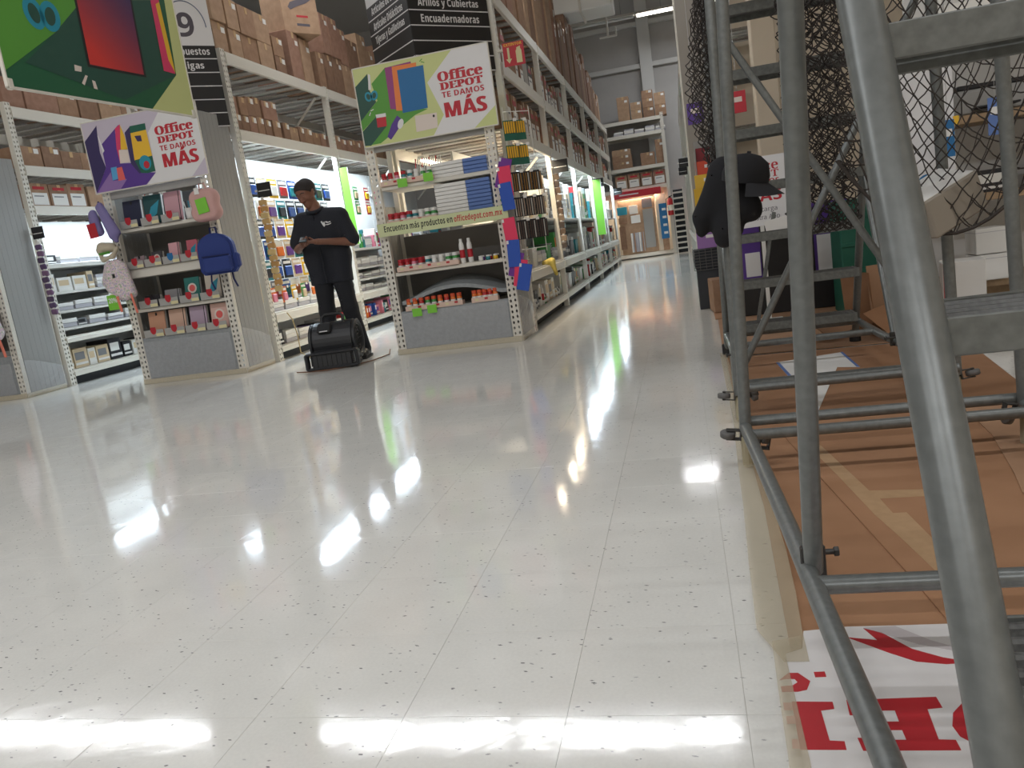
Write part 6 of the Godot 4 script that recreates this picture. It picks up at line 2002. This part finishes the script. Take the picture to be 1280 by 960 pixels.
	obj("wall_panel", boxm(Vector3(0.006, 0.4, 0.3), 0.001), M.floorcard, t, turned(-0.15, 0.2, -0.14, 0.1, 0, 0.08))
	obj("flap", boxm(Vector3(0.34, 0.006, 0.22), 0.001), M.floorcard2, t, turned(0.02, 0.06, 0.16, 0.15, 0.5))
	obj("flap", boxm(Vector3(0.2, 0.006, 0.3), 0.001), M.floorcard, t, turned(-0.12, 0.1, 0.2, 0.4, 0.6, 0.2))
	obj("back_panel", boxm(Vector3(0.3, 0.3, 0.006), 0.001), M.floorcard, t, turned(0.02, 0.16, -0.3, 0, 0.08))
	t = thing("carton_scrap", "small torn carton flap lying under the far ladder", "carton flap", Vector3(0.88, 0.05, -5.35), 0.6)
	obj("panel", boxm(Vector3(0.26, 0.006, 0.2), 0.001), M.floorcard2, t, turned(0, 0.05, 0, 0, 0.5))
	t = thing("brown_block_box", "brown carton standing at the aisle edge under the bins", "carton", Vector3(0.42, 0.008, -7.6), 0.1)
	obj("body", boxm(Vector3(0.4, 0.3, 0.3), 0.005), M.card1, t, at(0, 0.15, 0))
	obj("flap", boxm(Vector3(0.3, 0.006, 0.16), 0.001), M.card0, t, turned(0.08, 0.24, 0.22, 0, 0.9))

func floor_covering() -> void:
	var g := "cardboard sheets on the floor"
	floor_sheet("cardboard_sheet", "large brown cardboard sheet under the near ladder by the banner", "cardboard", [0.13, -1.45, 0.52, -1.45, 0.50, -1.882, 0.42, -2.65, 0.36, -3.22, 0.17, -3.22, 0.165, -2.4], 0.0, 0.004, M.floorcard, g)
	floor_sheet("cardboard_sheet", "wide brown cardboard sheet with tan tape under the near ladder", "cardboard", [0.47, -1.5, 0.9, -1.5, 0.9, -2.365, 0.935, -2.524, 1.01, -2.949, 1.03, -3.21, 1.02, -3.3, 0.304, -3.3, 0.363, -2.65, 0.441, -1.882], 0.0042, 0.004, M.floorcard, g)
	floor_sheet("cardboard_sheet", "pale brown cardboard sheet curling beside the shelving", "cardboard", [0.88, -1.3, 1.6, -1.3, 1.7, -3.5, 1.02, -3.4, 0.983, -2.949, 0.899, -2.524, 0.861, -2.365], 0.0084, 0.004, M.floorcard2, g)
	floor_sheet("cardboard_sheet", "brown cardboard sheet under the far ladder with a paper on it", "cardboard", [0.16, -3.24, 1.3, -3.32, 1.5, -4.9, 0.2, -5.05], 0.003, 0.004, M.floorcard, g)
	floor_sheet("cardboard_sheet", "brown cardboard sheet beyond the far ladder", "cardboard", [0.19, -5.1, 1.5, -4.95, 1.45, -6.9, 0.24, -6.95], 0.004, 0.004, M.floorcard2, g)
	floor_sheet("cardboard_sheet", "far brown cardboard sheet before the coloured bins", "cardboard", [0.22, -7.0, 1.2, -6.95, 1.2, -9.0, 0.26, -9.4], 0.003, 0.004, M.floorcard, g)
	floor_sheet("packing_tape", "branched strip of tan packing tape along the cardboard seam", "tape", [0.357, -3.21, 0.425, -2.98, 0.48, -2.467, 0.631, -2.448, 0.63, -2.389, 0.493, -2.393, 0.5, -2.272, 0.535, -2.272, 0.556, -1.967, 0.56, -1.66, 0.50, -1.66, 0.503, -1.876, 0.477, -2.094, 0.451, -2.27, 0.418, -2.637], 0.0083, 0.0006, M.card_tape)
	# loose paper with a blue border
	var p := floor_sheet("loose_paper", "white paper with blue border lying on the cardboard under the far ladder", "paper", [0.461, -4.71, 0.845, -4.83, 0.84, -4.349, 0.739, -4.407, 0.502, -3.515], 0.0075, 0.0012, M.paper)
	ground_print(p, [0.461, -4.71, 0.478, -4.70, 0.516, -3.62, 0.502, -3.515], 0.0088, M.ink_blue_soft, "blue_border")
	ground_print(p, [0.83, -4.825, 0.845, -4.83, 0.84, -4.349, 0.826, -4.36], 0.0088, M.ink_blue_soft, "blue_border")
	# banner lying upside down
	var b := floor_sheet("vinyl_banner", "white vinyl banner with red lettering lying upside down on the floor", "banner", [0.10, -0.9, 0.108, -1.204, 0.112, -1.5, 0.122, -1.533, 0.156, -1.552, 0.168, -1.621, 0.257, -1.634, 0.35, -1.633, 0.481, -1.634, 0.591, -1.636, 1.1, -1.63, 1.1, -0.9], 0.0125, 0.0014, M.banner_white)
	var y := 0.0139
	ground_print(b, [0.248, -1.59, 0.303, -1.575, 0.287, -1.624, 0.318, -1.604, 0.358, -1.539, 0.403, -1.506, 0.449, -1.486, 0.403, -1.482, 0.354, -1.493, 0.315, -1.525], y, M.banner_red, "red_swoosh")
	ground_print(b, [0.287, -1.626, 0.35, -1.63, 0.40, -1.57, 0.445, -1.535, 0.47, -1.53, 0.43, -1.53, 0.375, -1.555], y, M.banner_grey, "grey_swoosh")
	ground_print(b, [0.111, -1.367, 0.181, -1.365, 0.18, -1.344, 0.157, -1.339, 0.157, -1.255, 0.18, -1.253, 0.179, -1.231, 0.107, -1.231], y, M.banner_red, "red_letter")
	for q in [[0.096, -1.364, 0.1105, -1.364, 0.1105, -1.341, 0.095, -1.341], [0.096, -1.322, 0.1105, -1.325, 0.1105, -1.301, 0.095, -1.301], [0.097, -1.259, 0.107, -1.259, 0.107, -1.234, 0.095, -1.234]]:
		ground_print(b, q, y, M.banner_pale_red, "red_letter_edge")
	ground_print(b, [0.205, -1.37, 0.355, -1.377, 0.356, -1.345, 0.331, -1.341, 0.325, -1.258, 0.35, -1.257, 0.35, -1.231, 0.204, -1.229, 0.202, -1.262, 0.214, -1.262, 0.222, -1.257, 0.276, -1.257, 0.276, -1.283, 0.236, -1.283, 0.236, -1.306, 0.277, -1.306, 0.278, -1.338, 0.22, -1.338, 0.214, -1.325, 0.202, -1.325], y, M.banner_red, "red_letter")
	ground_print(b, [0.5, -1.38, 0.428, -1.379, 0.396, -1.364, 0.368, -1.33, 0.356, -1.294, 0.359, -1.266, 0.377, -1.244, 0.405, -1.234, 0.439, -1.231, 0.5, -1.231, 0.5, -1.26, 0.46, -1.262, 0.425, -1.275, 0.418, -1.305, 0.43, -1.335, 0.46, -1.35, 0.5, -1.352], y, M.banner_red, "red_letter")
	ground_print(b, [0.098, -1.437, 0.117, -1.461, 0.135, -1.461, 0.153, -1.432, 0.143, -1.404, 0.126, -1.398, 0.098, -1.398, 0.098, -1.416, 0.12, -1.419, 0.13, -1.429, 0.126, -1.44, 0.111, -1.441], y, M.banner_red, "red_letter")
	ground_print(b, [0.164, -1.463, 0.184, -1.464, 0.184, -1.446, 0.164, -1.445], y, M.banner_red, "red_dot")
	# see-through tape along the edge of the floor
	floor_sheet("floor_tape", "translucent beige tape sealing the cardboard edge to the white floor", "tape", [0.187, -2.36, 0.186, -2.046, 0.177, -1.803, 0.166, -1.625, 0.162, -1.5, 0.115, -1.5, 0.074, -1.631, 0.085, -1.959, 0.103, -2.375, 0.115, -2.768, 0.14, -3.4, 0.17, -5.2, 0.21, -5.2, 0.2, -4.2, 0.19, -3.2, 0.176, -2.784], 0.0146, 0.0004, M.masking_floor)
	floor_sheet("banner_tape", "beige tape strip holding down the banner edge", "tape", [0.06, -0.9, 0.112, -0.9, 0.118, -1.2, 0.12, -1.53, 0.155, -1.55, 0.16, -1.60, 0.1, -1.58, 0.092, -1.4, 0.085, -1.2], 0.0152, 0.0004, M.masking_floor)

func _ready() -> void:
	rng.seed = 42
	# camera: low, tipped down and rolled, as a hand-held phone
	var cam := Camera3D.new()
	cam.name = "camera"
	add_child(cam)
	cam.position = Vector3(0, 0.9, 0)
	cam.rotation = Vector3(deg_to_rad(-10.05), deg_to_rad(13.20), deg_to_rad(-8.25))
	cam.fov = 51.73
	cam.near = 0.05
	cam.far = 100.0
	cam.current = true
	var we := WorldEnvironment.new()
	we.name = "environment"
	var env := Environment.new()
	env.background_mode = Environment.BG_COLOR
	env.background_color = Color(0.02, 0.02, 0.02)
	env.tonemap_mode = Environment.TONE_MAPPER_LINEAR
	env.tonemap_exposure = 1.0
	env.sdfgi_enabled = true
	env.ssao_enabled = true
	env.ssil_enabled = true
	we.environment = env
	add_child(we)
	materials()
	# rows of strip lamps under the ceiling; the row over the displays mirrors in the floor
	strip_lamp(-11.4, -7.5, 5.6, -9.3, true, 6.5, "lit ceiling strip lamp over the racks at the left wall")
	strip_lamp(-5.8, -2.9, 5.6, -9.3, true, 5.5, "lit ceiling strip lamp over the aisle with the standing man")
	strip_lamp(-2.8, 0.1, 5.6, -9.3, true, 5.5, "lit ceiling strip lamp over the mouth of the main aisle")
	for q in [[-9.0, -5.0], [-4.0, 0.0], [1.0, 4.5]]:  # lamp rows out of view, added to light the floor and display fronts
		strip_lamp(q[0], q[1], 5.6, -1.5, true, 9.5 if q[0] < 0.0 else 5.0, "added unseen ceiling strip lamp over the open floor before the displays")
		strip_lamp(q[0], q[1], 5.6, 5.0, true, 16.0, "added unseen strip lamp standing in for shop front daylight behind the open floor")  # added in place of daylight from the shop front windows
	strip_lamp(-0.5, 3.4, 5.6, -19.9, true, 10.0, "lit ceiling strip lamp at the far wall")
	strip_lamp(-2.6, -0.52, 5.6, -19.9, false, 0.0, "unlit ceiling strip lamp at the far wall")
	# tubes under the rack decks
	var cool := rgb(220, 240, 255)
	var warm := rgb(255, 236, 206)
	rack_lamp(-7.01, 1.99, -7.9, -10.1, 4.0, cool, "cool tube lamp over the white-lit shelf")
	rack_lamp(-5.42, 2.28, -7.9, -10.1, 3.0, cool, "cool tube lamp facing the white-lit shelf across its aisle")
	rack_lamp(-4.36, 2.37, -7.9, -10.1, 6.0, cool, "cool tube lamp over the hanging packs behind the man")
	rack_lamp(-4.36, 2.37, -10.3, -12.5, 5.0, cool, "cool tube lamp past the lime strip behind the man")
	rack_lamp(-1.55, 1.945, -7.9, -10.1, 2.5, warm, "warm tube lamp in the first bay of the aisle rack")
	rack_lamp(-2.45, 1.84, -7.9, -10.1, 2.5, warm, "warm tube lamp seen through the paint display")
	for k in 4:
		rack_lamp(-1.55, 1.945, -10.34 - 2.44 * k, -12.54 - 2.44 * k, 4.0, cool, "cool tube lamp in the %s bay of the aisle rack" % ["second", "third", "fourth", "fifth"][k])
	rack_lamp(-1.0, 1.69, -21.49, -21.54, 2.2, warm, "added warm lamp hidden behind the red header over the wrapping display", 1.0)  # hidden lamp added to brighten the wrapping display
	shell()
	rows_of_racks()
	back_rack()
	displays()
	man()
	blower()
	right_side()
	floor_covering()
	ladder("grey steel rolling ladder whose steps climb away from the banner", Vector3(0.2, 0.004, -0.44), 0.0, 0.8, 2.39, 6, 0.508, true, 3.5, 0.376, 0.359, -0.29, 0.07, 0.029)
	ladder("grey steel rolling ladder standing back to back with the nearer ladder", Vector3(0.98, 0.006, -5.1), PI, 0.76, 1.66, 7, 0.5, false, 3.3, 0.27, 0.21, 0.0, 0.0, 0.021)
	nets_hung()
	black_coat()
	print("built")
